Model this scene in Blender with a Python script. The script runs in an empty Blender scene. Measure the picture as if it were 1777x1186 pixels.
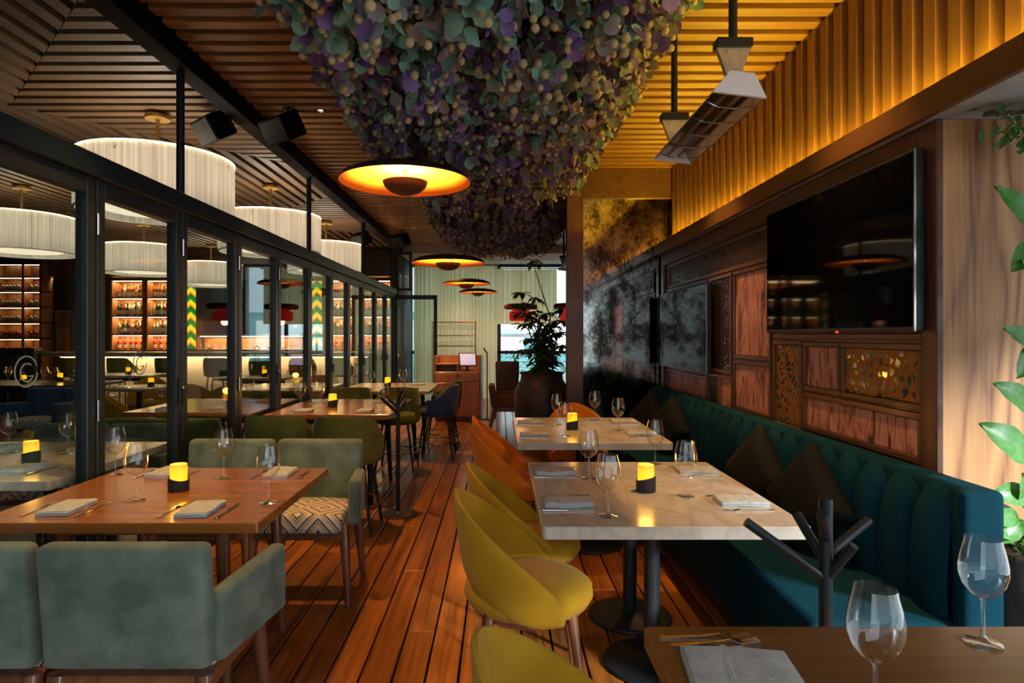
import bpy, bmesh, math, random
from mathutils import Vector, Matrix, Euler
random.seed(7)
S = bpy.context.scene
COL = S.collection
PI = math.pi

# ---------------------------------------------------------------- camera, world, sun, exposure
cam_d = bpy.data.cameras.new('camera')
cam_d.sensor_width = 36.0
cam_d.lens = 1100.0 / 1777.0 * 36.0
cam_d.shift_x = 22.5 / 1777.0
cam_d.shift_y = -11.0 / 1777.0
cam_d.clip_start = 0.05
cam = bpy.data.objects.new('camera', cam_d)
cam.location = (0, 0, 1.42)
cam.rotation_euler = (PI / 2, 0, 0)
COL.objects.link(cam)
S.camera = cam

W = bpy.data.worlds.new('daylight')
S.world = W
W.use_nodes = True
bg = W.node_tree.nodes['Background']
bg.inputs[0].default_value = (0.74, 0.89, 1.0, 1)
bg.inputs[1].default_value = 1.3

sun_d = bpy.data.lights.new('sun', 'SUN')
sun_d.energy = 5.2
sun_d.angle = math.radians(7)
sun_d.color = (0.9, 0.96, 1.0)
sun = bpy.data.objects.new('sun', sun_d)
sun.rotation_euler = Vector((-0.8, 0.85, -0.45)).to_track_quat('-Z', 'Y').to_euler()
COL.objects.link(sun)

S.view_settings.view_transform = 'Standard'
S.view_settings.look = 'None'
S.view_settings.gamma = 1.0
S.view_settings.use_curve_mapping = False
S.view_settings.exposure = 0.62
S.cycles.transparent_max_bounces = 24
S.cycles.max_bounces = 5
S.cycles.diffuse_bounces = 3
S.cycles.glossy_bounces = 3
S.cycles.use_denoising = True
S.cycles.adaptive_threshold = 0.045
S.cycles.sample_clamp_indirect = 6.0

# ---------------------------------------------------------------- material helpers
MATS = {}
def nt(name):
    m = bpy.data.materials.new(name); m.use_nodes = True
    MATS[name] = m
    return m, m.node_tree, m.node_tree.nodes['Principled BSDF']
def c4(c): return (c[0], c[1], c[2], 1)
def N(t, typ, **kw):
    n = t.nodes.new(typ)
    for k, v in kw.items(): setattr(n, k, v)
    return n
def ramp(t, stops):
    r = N(t, 'ShaderNodeValToRGB')
    e = r.color_ramp.elements
    while len(e) < len(stops): e.new(0.5)
    for i, (p, c) in enumerate(stops):
        e[i].position = p; e[i].color = c4(c)
    return r
def coords(t, scale=(1, 1, 1), rnd=True):
    tc = N(t, 'ShaderNodeTexCoord')
    mp = N(t, 'ShaderNodeMapping')
    mp.inputs['Scale'].default_value = scale
    if rnd:
        oi = N(t, 'ShaderNodeObjectInfo')
        mu = N(t, 'ShaderNodeMath', operation='MULTIPLY'); mu.inputs[1].default_value = 57.0
        t.links.new(oi.outputs['Random'], mu.inputs[0])
        ad = N(t, 'ShaderNodeVectorMath', operation='ADD')
        t.links.new(tc.outputs['Object'], ad.inputs[0])
        t.links.new(mu.outputs[0], ad.inputs[1])
        t.links.new(ad.outputs[0], mp.inputs['Vector'])
    else:
        t.links.new(tc.outputs['Object'], mp.inputs['Vector'])
    return mp
def plain(name, c, rough=0.5, metal=0.0, c2=None, nscale=8.0, bump=0.0, bscale=None, coat=0.0, sheen=0.0, emis=0.0, spec=None, ecol=None, nlo=.35, nhi=.65):
    m, t, b = nt(name)
    b.inputs['Roughness'].default_value = rough
    b.inputs['Metallic'].default_value = metal
    b.inputs['Coat Weight'].default_value = coat
    b.inputs['Sheen Weight'].default_value = sheen
    if spec is not None: b.inputs['Specular IOR Level'].default_value = spec
    b.inputs['Base Color'].default_value = c4(c)
    if emis:
        b.inputs['Emission Color'].default_value = c4(ecol or c)
        b.inputs['Emission Strength'].default_value = emis
    if c2 is not None or bump:
        mp = coords(t)
        if c2 is not None:
            n = N(t, 'ShaderNodeTexNoise'); n.inputs['Scale'].default_value = nscale; n.inputs['Detail'].default_value = 4
            t.links.new(mp.outputs[0], n.inputs['Vector'])
            r = ramp(t, [(nlo, c), (nhi, c2)])
            t.links.new(n.outputs['Fac'], r.inputs[0]); t.links.new(r.outputs[0], b.inputs['Base Color'])
        if bump:
            n2 = N(t, 'ShaderNodeTexNoise'); n2.inputs['Scale'].default_value = bscale or nscale * 4
            t.links.new(mp.outputs[0], n2.inputs['Vector'])
            bp = N(t, 'ShaderNodeBump'); bp.inputs['Strength'].default_value = bump; bp.inputs['Distance'].default_value = 0.01
            t.links.new(n2.outputs['Fac'], bp.inputs['Height']); t.links.new(bp.outputs[0], b.inputs['Normal'])
    return m
def wood(name, c1, c2, axis='Y', scale=9.0, rough=0.4, coat=0.0, stretch=0.06, c3=None, rv=0.25, bump=0.08):
    m, t, b = nt(name)
    sc = [scale] * 3
    sc['XYZ'.index(axis)] = scale * stretch
    mp = coords(t, sc)
    n = N(t, 'ShaderNodeTexNoise'); n.inputs['Scale'].default_value = 1.0; n.inputs['Detail'].default_value = 6; n.inputs['Distortion'].default_value = 1.2
    t.links.new(mp.outputs[0], n.inputs['Vector'])
    r = ramp(t, [(.28, c1), (.5, c3 or [(a + d) / 2 for a, d in zip(c1, c2)]), (.72, c2)])
    t.links.new(n.outputs['Fac'], r.inputs[0])
    oi = N(t, 'ShaderNodeObjectInfo')
    mr = N(t, 'ShaderNodeMapRange'); mr.inputs['To Min'].default_value = 1 - rv; mr.inputs['To Max'].default_value = 1 + rv
    t.links.new(oi.outputs['Random'], mr.inputs['Value'])
    hs = N(t, 'ShaderNodeHueSaturation')
    t.links.new(mr.outputs[0], hs.inputs['Value']); t.links.new(r.outputs[0], hs.inputs['Color'])
    t.links.new(hs.outputs[0], b.inputs['Base Color'])
    b.inputs['Roughness'].default_value = rough
    b.inputs['Coat Weight'].default_value = coat; b.inputs['Coat Roughness'].default_value = 0.12
    bp = N(t, 'ShaderNodeBump'); bp.inputs['Strength'].default_value = bump; bp.inputs['Distance'].default_value = 0.005
    t.links.new(n.outputs['Fac'], bp.inputs['Height']); t.links.new(bp.outputs[0], b.inputs['Normal'])
    return m
def velvet(name, c, c2, scale=5.0, sheen=0.35):
    return plain(name, c, 0.85, c2=c2, nscale=scale, bump=0.12, bscale=160, sheen=sheen, spec=.2)
def glass(name, tint=(1, 1, 1), ior=1.45, rough=0.0, fmul=1.0):
    m, t, b = nt(name)
    t.nodes.remove(b)
    out = t.nodes['Material Output']
    tr = N(t, 'ShaderNodeBsdfTransparent'); tr.inputs[0].default_value = c4(tint)
    gl = N(t, 'ShaderNodeBsdfGlossy'); gl.inputs['Roughness'].default_value = rough; gl.inputs['Color'].default_value = (1, 1, 1, 1)
    fr = N(t, 'ShaderNodeFresnel'); fr.inputs['IOR'].default_value = ior
    geo = N(t, 'ShaderNodeNewGeometry')
    # the same reflectance from both faces of the thin sheet
    mixi = N(t, 'ShaderNodeMix', data_type='FLOAT'); mixi.inputs[2].default_value = ior; mixi.inputs[3].default_value = 1.0 / ior
    t.links.new(geo.outputs['Backfacing'], mixi.inputs[0]); t.links.new(mixi.outputs[0], fr.inputs['IOR'])
    mu = N(t, 'ShaderNodeMath', operation='MULTIPLY', use_clamp=True); mu.inputs[1].default_value = fmul
    t.links.new(fr.outputs[0], mu.inputs[0])
    mx = N(t, 'ShaderNodeMixShader')
    t.links.new(mu.outputs[0], mx.inputs[0]); t.links.new(tr.outputs[0], mx.inputs[1]); t.links.new(gl.outputs[0], mx.inputs[2])
    t.links.new(mx.outputs[0], out.inputs[0])
    return m
def emit(name, c, s):
    m, t, b = nt(name)
    b.inputs['Base Color'].default_value = c4(c)
    b.inputs['Emission Color'].default_value = c4(c); b.inputs['Emission Strength'].default_value = s
    return m

# ---------------------------------------------------------------- mesh helpers
class MB:
    def __init__(s): s.v = []; s.f = []; s.mi = []; s.cur = 0
    def add(s, vs, fs):
        o = len(s.v); s.v += [tuple(v) for v in vs]
        s.f += [tuple(i + o for i in f) for f in fs]; s.mi += [s.cur] * len(fs)
        return s
    def box(s, x0, x1, y0, y1, z0, z1):
        vs = [(x, y, z) for z in (z0, z1) for y in (y0, y1) for x in (x0, x1)]
        return s.add(vs, [(0, 2, 3, 1), (4, 5, 7, 6), (0, 1, 5, 4), (2, 6, 7, 3), (0, 4, 6, 2), (1, 3, 7, 5)])
    def cbox(s, x0, x1, y0, y1, z0, z1, c=0.004):
        # chamfered box, 44 triangles
        lo = (x0, y0, z0); hi = (x1, y1, z1); vs = []; idx = {}
        for sx in (0, 1):
            for sy in (0, 1):
                for sz in (0, 1):
                    sg = (sx, sy, sz)
                    for a in range(3):
                        p = [0, 0, 0]
                        for k in range(3):
                            e = hi[k] if sg[k] else lo[k]
                            p[k] = e if k == a else e + (-c if sg[k] else c)
                        idx[(sg, a)] = len(vs); vs.append(tuple(p))
        fs = []
        for a in range(3):
            b, d = (a + 1) % 3, (a + 2) % 3
            for sa in (0, 1):
                q = []
                for sb, sd in ((0, 0), (1, 0), (1, 1), (0, 1)):
                    g = [0, 0, 0]; g[a] = sa; g[b] = sb; g[d] = sd
                    q.append(idx[(tuple(g), a)])
                fs.append(tuple(q) if sa else tuple(reversed(q)))
            for sb in (0, 1):
                for sd in (0, 1):
                    g0 = [0, 0, 0]; g1 = [0, 0, 0]; g0[b] = g1[b] = sb; g0[d] = g1[d] = sd; g1[a] = 1
                    q = (idx[(tuple(g0), b)], idx[(tuple(g1), b)], idx[(tuple(g1), d)], idx[(tuple(g0), d)])
                    fs.append(q if sb != sd else tuple(reversed(q)))
        for sg in [(i, j, k) for i in (0, 1) for j in (0, 1) for k in (0, 1)]:
            q = (idx[(sg, 0)], idx[(sg, 1)], idx[(sg, 2)])
            fs.append(q if sum(sg) % 2 else tuple(reversed(q)))
        return s.add(vs, fs)
    def tube(s, pts, r, n=8, cap=True):
        pts = [Vector(p) for p in pts]
        rs = r if isinstance(r, (list, tuple)) else [r] * len(pts)
        vs = []; fs = []; up = None
        for i, p in enumerate(pts):
            d = (pts[min(i + 1, len(pts) - 1)] - pts[max(i - 1, 0)]).normalized()
            if up is None: up = Vector((0, 0, 1)) if abs(d.z) < .9 else Vector((1, 0, 0))
            a = d.cross(up).normalized(); b = a.cross(d).normalized(); up = b
            for k in range(n):
                t = 2 * PI * k / n
                vs.append(p + (a * math.cos(t) + b * math.sin(t)) * rs[i])
        for i in range(len(pts) - 1):
            for k in range(n):
                k2 = (k + 1) % n
                fs.append((i * n + k2, i * n + k, (i + 1) * n + k, (i + 1) * n + k2))
        if cap:
            fs.append(tuple(range(n))); fs.append(tuple(reversed(range((len(pts) - 1) * n, len(pts) * n))))
        return s.add(vs, fs)
    def lathe(s, prof, n=20, c=(0, 0, 0), capb=False, capt=False, sx=1, sy=1):
        vs = []; fs = []
        for (r, z) in prof:
            for k in range(n):
                t = 2 * PI * k / n
                vs.append((c[0] + r * math.cos(t) * sx, c[1] + r * math.sin(t) * sy, c[2] + z))
        for i in range(len(prof) - 1):
            for k in range(n):
                k2 = (k + 1) % n
                fs.append((i * n + k, i * n + k2, (i + 1) * n + k2, (i + 1) * n + k))
        if capb: fs.append(tuple(reversed(range(n))))
        if capt: fs.append(tuple(range((len(prof) - 1) * n, len(prof) * n)))
        return s.add(vs, fs)
    def prism(s, poly, z0, z1):
        n = len(poly)
        vs = [(x, y, z0) for x, y in poly] + [(x, y, z1) for x, y in poly]
        fs = [tuple(reversed(range(n))), tuple(range(n, 2 * n))] + [(i, (i + 1) % n, n + (i + 1) % n, n + i) for i in range(n)]
        return s.add(vs, fs)
    def rbox(s, x0, x1, y0, y1, z0, z1, r=0.03, f=None, mid=1):
        # rounded box with r-radius edges, optional deform f(Vector)
        h = [(x1 - x0) / 2, (y1 - y0) / 2, (z1 - z0) / 2]; c = Vector(((x0 + x1) / 2, (y0 + y1) / 2, (z0 + z1) / 2))
        r = min(r, min(h) * .999)
        L = []
        for k in range(3):
            i = h[k] - r
            l = [-h[k], -h[k] + r * .45, -i] + [-i + 2 * i * (j + 1) / (mid + 1) for j in range(mid)] + [i, h[k] - r * .45, h[k]]
            L.append(l)
        for a in range(3):
            b, d = (a + 1) % 3, (a + 2) % 3
            for sg in (-1, 1):
                vs = []; nb, nd = len(L[b]), len(L[d])
                for vb in L[b]:
                    for vd in L[d]:
                        p = [0, 0, 0]; p[a] = sg * h[a]; p[b] = vb; p[d] = vd
                        inn = Vector([max(-(h[k] - r), min(h[k] - r, p[k])) for k in range(3)])
                        dr = (Vector(p) - inn)
                        q = inn + (dr.normalized() * r if dr.length > 1e-9 else dr) + c
                        if f: q = Vector(f(q))
                        vs.append(q)
                fs = []
                for i in range(nb - 1):
                    for j in range(nd - 1):
                        q = (i * nd + j, (i + 1) * nd + j, (i + 1) * nd + j + 1, i * nd + j + 1)
                        fs.append(q if sg > 0 else tuple(reversed(q)))
                s.add(vs, fs)
        return s
    def grid(s, fn, nu, nv, closeu=False):
        vs = [fn(i / nu, j / nv) for i in range(nu + (0 if closeu else 1)) for j in range(nv + 1)]
        fs = []; m = nu if closeu else nu
        for i in range(m):
            i2 = (i + 1) % nu if closeu else i + 1
            for j in range(nv):
                fs.append((i * (nv + 1) + j, i2 * (nv + 1) + j, i2 * (nv + 1) + j + 1, i * (nv + 1) + j + 1))
        return s.add(vs, fs)
    def mesh(s, name, mats, smooth=None, merge=True):
        me = bpy.data.meshes.new(name)
        me.from_pydata(s.v, [], s.f)
        mats = mats if isinstance(mats, (list, tuple)) else [mats]
        for m in mats: me.materials.append(m if not isinstance(m, str) else MATS[m])
        if len(mats) > 1: me.polygons.foreach_set('material_index', s.mi)
        if merge and smooth:
            bm = bmesh.new(); bm.from_mesh(me)
            bmesh.ops.remove_doubles(bm, verts=bm.verts, dist=1e-5)
            bm.to_mesh(me); bm.free()
        if smooth:
            me.polygons.foreach_set('use_smooth', [True] * len(me.polygons))
            me.set_sharp_from_angle(angle=math.radians(smooth))
        me.update()
        return me
def link(name, data, parent=None, loc=(0, 0, 0), rot=(0, 0, 0)):
    o = bpy.data.objects.new(name, data); COL.objects.link(o)
    o.location = loc; o.rotation_euler = rot
    if parent: o.parent = parent
    return o
def part(mb, name, mat, parent=None, smooth=None, loc=(0, 0, 0), rot=(0, 0, 0)):
    return link(name, mb.mesh(name, mat, smooth), parent, loc, rot)
def tag(o, label, cat, group=None):
    o['label'] = label; o['category'] = cat
    if group: o['group'] = group
    return o
def thing(name, label, cat, loc=(0, 0, 0), rz=0.0, group=None):
    return tag(link(name, None, None, loc, (0, 0, rz)), label, cat, group)
def struct(o): o['kind'] = 'structure'; return o
def copy_tree(o, parent=None):
    c = o.copy(); COL.objects.link(c); c.parent = parent
    for ch in list(o.children): copy_tree(ch, c)
    return c
def put(proto, label, loc, rz=0.0, group=None):
    # first use places the prototype itself, later uses copy it
    if not proto.get('used'): o = proto; proto['used'] = 1
    else: o = copy_tree(proto)
    o.location = loc; o.rotation_euler = (0, 0, rz); o['label'] = label
    if group: o['group'] = group
    return o
def lamp(kind, name, parent, loc, energy, color, size=0.05, rot=(0, 0, 0), sizey=None, spot=None, blend=.6):
    d = bpy.data.lights.new(name, kind); d.energy = energy; d.color = color
    if kind == 'AREA':
        d.size = size
        if sizey: d.shape = 'RECTANGLE'; d.size_y = sizey
    else: d.shadow_soft_size = size
    if kind == 'SPOT': d.spot_size = spot; d.spot_blend = blend
    return link(name, d, parent, loc, rot)

# ---------------------------------------------------------------- materials
wood('deck', (0.12, 0.032, 0.005), (0.46, 0.15, 0.022), 'Y', 22, .34, .3, .04, rv=.12)
wood('ceil_slat', (0.20, 0.085, 0.022), (0.36, 0.17, 0.05), 'X', 14, .5, 0, .05, rv=.12)
wood('indoor_slat_y', (0.085, 0.049, 0.026), (0.165, 0.102, 0.057), 'Y', 14, .55, 0, .05, rv=.12)
wood('indoor_slat', (0.085, 0.049, 0.026), (0.165, 0.102, 0.057), 'X', 14, .55, 0, .05, rv=.12)
wood('batten', (0.20, 0.09, 0.024), (0.34, 0.165, 0.05), 'Z', 14, .5, 0, .05, rv=.12)
wood('band', (0.11, 0.042, 0.01), (0.20, 0.085, 0.022), 'Y', 10, .4, 0, .05)
wood('walnut', (0.06, 0.022, 0.009), (0.16, 0.06, 0.025), 'Z', 14, .38, .15, .06, rv=.15)
wood('walnut_y', (0.06, 0.022, 0.009), (0.16, 0.06, 0.025), 'Y', 14, .38, .15, .06, rv=.15)
wood('tabletop', (0.26, 0.088, 0.016), (0.36, 0.135, 0.026), 'X', 12, .26, .25, .06, rv=.05, bump=.03)
wood('oaktop', (0.10, 0.042, 0.012), (0.19, 0.088, 0.028), 'X', 16, .35, .3, .04, rv=.03, bump=.05)
wood('legwood', (0.12, 0.042, 0.016), (0.24, 0.09, 0.038), 'Z', 20, .4, .2, .06)
wood('hostwood', (0.33, 0.135, 0.075), (0.5, 0.235, 0.14), 'Z', 18, .45, .1, .05, rv=.05)
wood('barwood', (0.16, 0.055, 0.016), (0.30, 0.115, 0.035), 'Z', 10, .45, .1, .08)
plain('black_metal', (0.012, 0.016, 0.019), .42, .0, spec=.4)
plain('frame_metal', (0.010, 0.019, 0.024), .36, .0, c2=(0.014, 0.025, 0.031), nscale=3)
plain('dark_void', (0.006, 0.0045, 0.004), .9)
plain('black_plastic', (0.008, 0.008, 0.009), .35)
plain('screen', (0.002, 0.002, 0.0025), .04, spec=.05)
plain('steel', (0.62, 0.62, 0.6), .22, 1.0)
plain('cutlery', (0.72, 0.70, 0.66), .16, 1.0)
plain('heater_metal', (0.55, 0.55, 0.54), .38, .85, c2=(0.42, 0.42, 0.42), nscale=20)
plain('heater_inside', (0.45, 0.33, 0.24), .28, 1.0)
plain('brass', (0.72, 0.47, 0.16), .3, 1.0)
plain('brass_lamp', (0.55, 0.36, 0.12), .38, .9)
plain('navy', (0.008, 0.016, 0.035), .7, c2=(0.02, 0.035, 0.065), nscale=1.6)
plain('plaster', (0.55, 0.53, 0.47), .8, c2=(0.47, 0.45, 0.4), nscale=2, bump=.1)
plain('soffit', (0.42, 0.42, 0.40), .8, c2=(0.30, 0.30, 0.29), nscale=6, bump=.1)
plain('darkwall', (0.02, 0.013, 0.01), .7)
velvet('sage', (0.082, 0.12, 0.089), (0.165, 0.22, 0.168), 9, .2)  # blotchy velvet sheen painted in by the contrast of the two greens
velvet('mustard', (0.44, 0.225, 0.006), (0.52, 0.285, 0.010), 6, .08)
velvet('orange_velvet', (0.66, 0.18, 0.006), (0.74, 0.23, 0.01), 6, .1)
velvet('olive', (0.095, 0.115, 0.02), (0.135, 0.16, 0.03), 7, .12)
velvet('bluevelvet', (0.008, 0.045, 0.13), (0.012, 0.06, 0.17), 6, .3)
plain('banquette', (0.0025, 0.027, 0.040), .85, c2=(0.0035, 0.037, 0.056), nscale=4, bump=.12, bscale=160, spec=.06)
velvet('pillow_dark', (0.005, 0.0055, 0.004), (0.008, 0.0085, 0.006), 5, .0)
velvet('brownleather', (0.13, 0.062, 0.03), (0.17, 0.082, 0.04), 5, .1)
velvet('greyfabric', (0.045, 0.047, 0.055), (0.06, 0.063, 0.07), 5, .2)
plain('creamfabric', (0.5, 0.46, 0.4), .85)
plain('napkin', (0.40, 0.425, 0.42), .9, c2=(0.52, 0.545, 0.53), nscale=30, bump=.25, bscale=220)
plain('stonetop', (0.33, 0.30, 0.27), .35, c2=(0.24, 0.22, 0.2), nscale=5)
plain('barfront', (0.62, 0.5, 0.36), .6)
plain('potblack', (0.022, 0.02, 0.019), .55, c2=(0.05, 0.045, 0.04), nscale=9, bump=.5, bscale=14)
plain('soil', (0.02, 0.012, 0.008), .95)
plain('leaf_green', (0.045, 0.10, 0.022), .4, c2=(0.09, 0.17, 0.035), nscale=9)
plain('leaf_bright', (0.04, 0.16, 0.012), .4, c2=(0.07, 0.25, 0.03), nscale=9)
plain('stem', (0.10, 0.07, 0.035), .8)
plain('can_teal', (0.17, 0.36, 0.25), .55, c2=(0.27, 0.50, 0.36), nscale=14)
plain('can_green', (0.22, 0.29, 0.17), .6, c2=(0.33, 0.38, 0.26), nscale=14)
plain('can_purple', (0.17, 0.09, 0.28), .6, c2=(0.28, 0.18, 0.42), nscale=14)
plain('can_grey', (0.27, 0.23, 0.24), .6, c2=(0.36, 0.36, 0.32), nscale=14)
plain('can_berry', (0.46, 0.35, 0.17), .7, c2=(0.60, 0.48, 0.27), nscale=25)
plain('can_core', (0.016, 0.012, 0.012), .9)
plain('candle_cup', (0.018, 0.018, 0.02), .55, bump=.3, bscale=60)
plain('glassware', (0.8, 0.82, 0.8), .1)
plain('paper', (0.6, 0.6, 0.58), .7)
plain('redfabric', (0.45, 0.02, 0.012), .8, emis=.35)
plain('maroon', (0.10, 0.006, 0.012), .8)
glass('pane_glass', (0.90, 0.96, 0.95), 1.45)
glass('wine_glass', (0.97, 0.98, 0.98), 1.5, fmul=2.2)
emit('led_cove', (1.0, 0.68, 0.04), 120)
emit('led_bar', (1.0, 0.72, 0.38), 8)
emit('led_bulb', (1.0, 0.62, 0.2), 45)
emit('daylight_spot', (1.0, 0.9, 0.75), 14)

def mat_marble():
    m, t, b = nt('marble')
    mp = coords(t, (1, 1, 1), True)
    n = N(t, 'ShaderNodeTexNoise'); n.inputs['Scale'].default_value = 2.2; n.inputs['Detail'].default_value = 8; n.inputs['Distortion'].default_value = 1.6
    mp.inputs['Rotation'].default_value = (0, 0, .6); mp.inputs['Scale'].default_value = (1.8, .7, 1)
    t.links.new(mp.outputs[0], n.inputs['Vector'])
    r = ramp(t, [(.25, (.62, .54, .44)), (.45, (.58, .5, .4)), (.5, (.48, .41, .32)), (.56, (.57, .49, .39)), (.8, (.64, .56, .46))])
    t.links.new(n.outputs['Fac'], r.inputs[0]); t.links.new(r.outputs[0], b.inputs['Base Color'])
    b.inputs['Roughness'].default_value = .2
mat_marble()
def mat_veneer():
    m, t, b = nt('oakwall')
    mp = coords(t, (2.6, 2.6, .38), False)
    n = N(t, 'ShaderNodeTexNoise'); n.inputs['Scale'].default_value = 1.0; n.inputs['Detail'].default_value = 2; n.inputs['Distortion'].default_value = .4
    t.links.new(mp.outputs[0], n.inputs['Vector'])
    mu = N(t, 'ShaderNodeMath', operation='MULTIPLY'); mu.inputs[1].default_value = 26; t.links.new(n.outputs['Fac'], mu.inputs[0])
    fr = N(t, 'ShaderNodeMath', operation='PINGPONG'); fr.inputs[1].default_value = 1.0; t.links.new(mu.outputs[0], fr.inputs[0])
    mp2 = coords(t, (60, 60, 2.5), False)
    n2 = N(t, 'ShaderNodeTexNoise'); n2.inputs['Scale'].default_value = 1; n2.inputs['Detail'].default_value = 4; t.links.new(mp2.outputs[0], n2.inputs['Vector'])
    ad = N(t, 'ShaderNodeMath', operation='MULTIPLY_ADD'); ad.inputs[1].default_value = .55; t.links.new(fr.outputs[0], ad.inputs[0])
    m3 = N(t, 'ShaderNodeMath', operation='MULTIPLY'); m3.inputs[1].default_value = .6; t.links.new(n2.outputs['Fac'], m3.inputs[0]); t.links.new(m3.outputs[0], ad.inputs[2])
    r = ramp(t, [(.22, (.16, .055, .016)), (.45, (.42, .185, .06)), (.85, (.60, .295, .11))])
    t.links.new(ad.outputs[0], r.inputs[0]); t.links.new(r.outputs[0], b.inputs['Base Color']); b.inputs['Roughness'].default_value = .5
mat_veneer()
def mat_candle():
    m, t, b = nt('candle_wax')
    b.inputs['Base Color'].default_value = (.9, .5, .1, 1)
    tc = N(t, 'ShaderNodeTexCoord'); sp = N(t, 'ShaderNodeSeparateXYZ'); t.links.new(tc.outputs['Object'], sp.inputs[0])
    r = ramp(t, [(.0, (1, .50, .0)), (.6, (1, .42, .0)), (1.0, (1, .16, .0))])
    mr = N(t, 'ShaderNodeMapRange'); mr.inputs['From Min'].default_value = .06; mr.inputs['From Max'].default_value = .118
    t.links.new(sp.outputs['Z'], mr.inputs[0]); t.links.new(mr.outputs[0], r.inputs[0]); t.links.new(r.outputs[0], b.inputs['Emission Color'])
    b.inputs['Emission Strength'].default_value = .95
mat_candle()
def mat_ikat():
    m, t, b = nt('ikat')
    tc = N(t, 'ShaderNodeTexCoord'); sp = N(t, 'ShaderNodeSeparateXYZ'); t.links.new(tc.outputs['Object'], sp.inputs[0])
    def mth(op, a, bb=None, c=None):
        n = N(t, 'ShaderNodeMath', operation=op)
        for i, q in enumerate((a, bb, c)):
            if q is None: continue
            if isinstance(q, (int, float)): n.inputs[i].default_value = q
            else: t.links.new(q, n.inputs[i])
        return n.outputs[0]
    u = mth('PINGPONG', mth('MULTIPLY', sp.outputs['X'], 9.0), 1.0)
    v = mth('PINGPONG', mth('MULTIPLY', mth('SUBTRACT', sp.outputs['Z'], sp.outputs['Y']), 8.0), 1.0)
    w = mth('FRACT', mth('MULTIPLY', mth('ADD', u, v), 2.0))
    r = ramp(t, [(.0, (.62, .6, .55)), (.42, (.62, .6, .55)), (.43, (.05, .06, .09)), (.62, (.05, .06, .09)), (.63, (.62, .6, .55)), (.75, (.62, .6, .55)), (.76, (.55, .28, .04)), (.95, (.55, .28, .04)), (.96, (.6, .6, .55))])
    r.color_ramp.interpolation = 'CONSTANT'
    t.links.new(w, r.inputs[0]); t.links.new(r.outputs[0], b.inputs['Base Color']); b.inputs['Roughness'].default_value = .9
mat_ikat()
def mat_veined():
    m, t, b = nt('veined_copper')
    mp = coords(t, (4, 16, 3.2)); mp.inputs['Rotation'].default_value = (.55, 0, 0)
    n = N(t, 'ShaderNodeTexNoise'); n.inputs['Scale'].default_value = 1.0; n.inputs['Distortion'].default_value = 1.8; n.inputs['Detail'].default_value = 7; n.inputs['Roughness'].default_value = .66
    t.links.new(mp.outputs[0], n.inputs['Vector'])
    r = ramp(t, [(.38, (.06, .014, .010)), (.46, (.40, .14, .095)), (.56, (.58, .25, .18)), (.7, (.68, .34, .25))])
    t.links.new(n.outputs['Fac'], r.inputs[0]); t.links.new(r.outputs[0], b.inputs['Base Color'])
    b.inputs['Roughness'].default_value = .4; b.inputs['Metallic'].default_value = .0
    bp = N(t, 'ShaderNodeBump'); bp.inputs['Strength'].default_value = .3; bp.inputs['Distance'].default_value = .01
    t.links.new(n.outputs['Fac'], bp.inputs['Height']); t.links.new(bp.outputs[0], b.inputs['Normal'])
mat_veined()
def mat_lattice(name, scale, gold, dark, th=.09):
    m, t, b = nt(name)
    mp = coords(t, (scale, scale, scale))
    n0 = N(t, 'ShaderNodeTexNoise'); n0.inputs['Scale'].default_value = 1.2; n0.inputs['Detail'].default_value = 3
    t.links.new(mp.outputs[0], n0.inputs['Vector'])
    mx = N(t, 'ShaderNodeVectorMath', operation='ADD'); t.links.new(mp.outputs[0], mx.inputs[0]); t.links.new(n0.outputs['Color'], mx.inputs[1])
    v = N(t, 'ShaderNodeTexVoronoi', feature='DISTANCE_TO_EDGE'); v.inputs['Scale'].default_value = 1.0
    t.links.new(mx.outputs[0], v.inputs['Vector'])
    r = ramp(t, [(th, (1, 1, 1)), (th + .05, (0, 0, 0))])
    t.links.new(v.outputs['Distance'], r.inputs[0])
    cm = N(t, 'ShaderNodeMix', data_type='RGBA'); cm.inputs[6].default_value = c4(dark); cm.inputs[7].default_value = c4(gold)
    t.links.new(r.outputs[0], cm.inputs[0]); t.links.new(cm.outputs[2], b.inputs['Base Color'])
    b.inputs['Metallic'].default_value = .8
    mr = N(t, 'ShaderNodeMapRange'); mr.inputs['To Min'].default_value = .05; mr.inputs['To Max'].default_value = .45
    t.links.new(r.outputs[0], mr.inputs[0]); t.links.new(mr.outputs[0], b.inputs['Roughness'])
    bp = N(t, 'ShaderNodeBump'); bp.inputs['Strength'].default_value = .6; bp.inputs['Distance'].default_value = .01
    t.links.new(r.outputs[0], bp.inputs['Height']); t.links.new(bp.outputs[0], b.inputs['Normal'])
mat_lattice('lattice_gold', 22, (.36, .16, .03), (.30, .24, .16), .16)
mat_lattice('lattice_dark', 30, (.075, .036, .014), (.10, .085, .065), .2)
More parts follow.
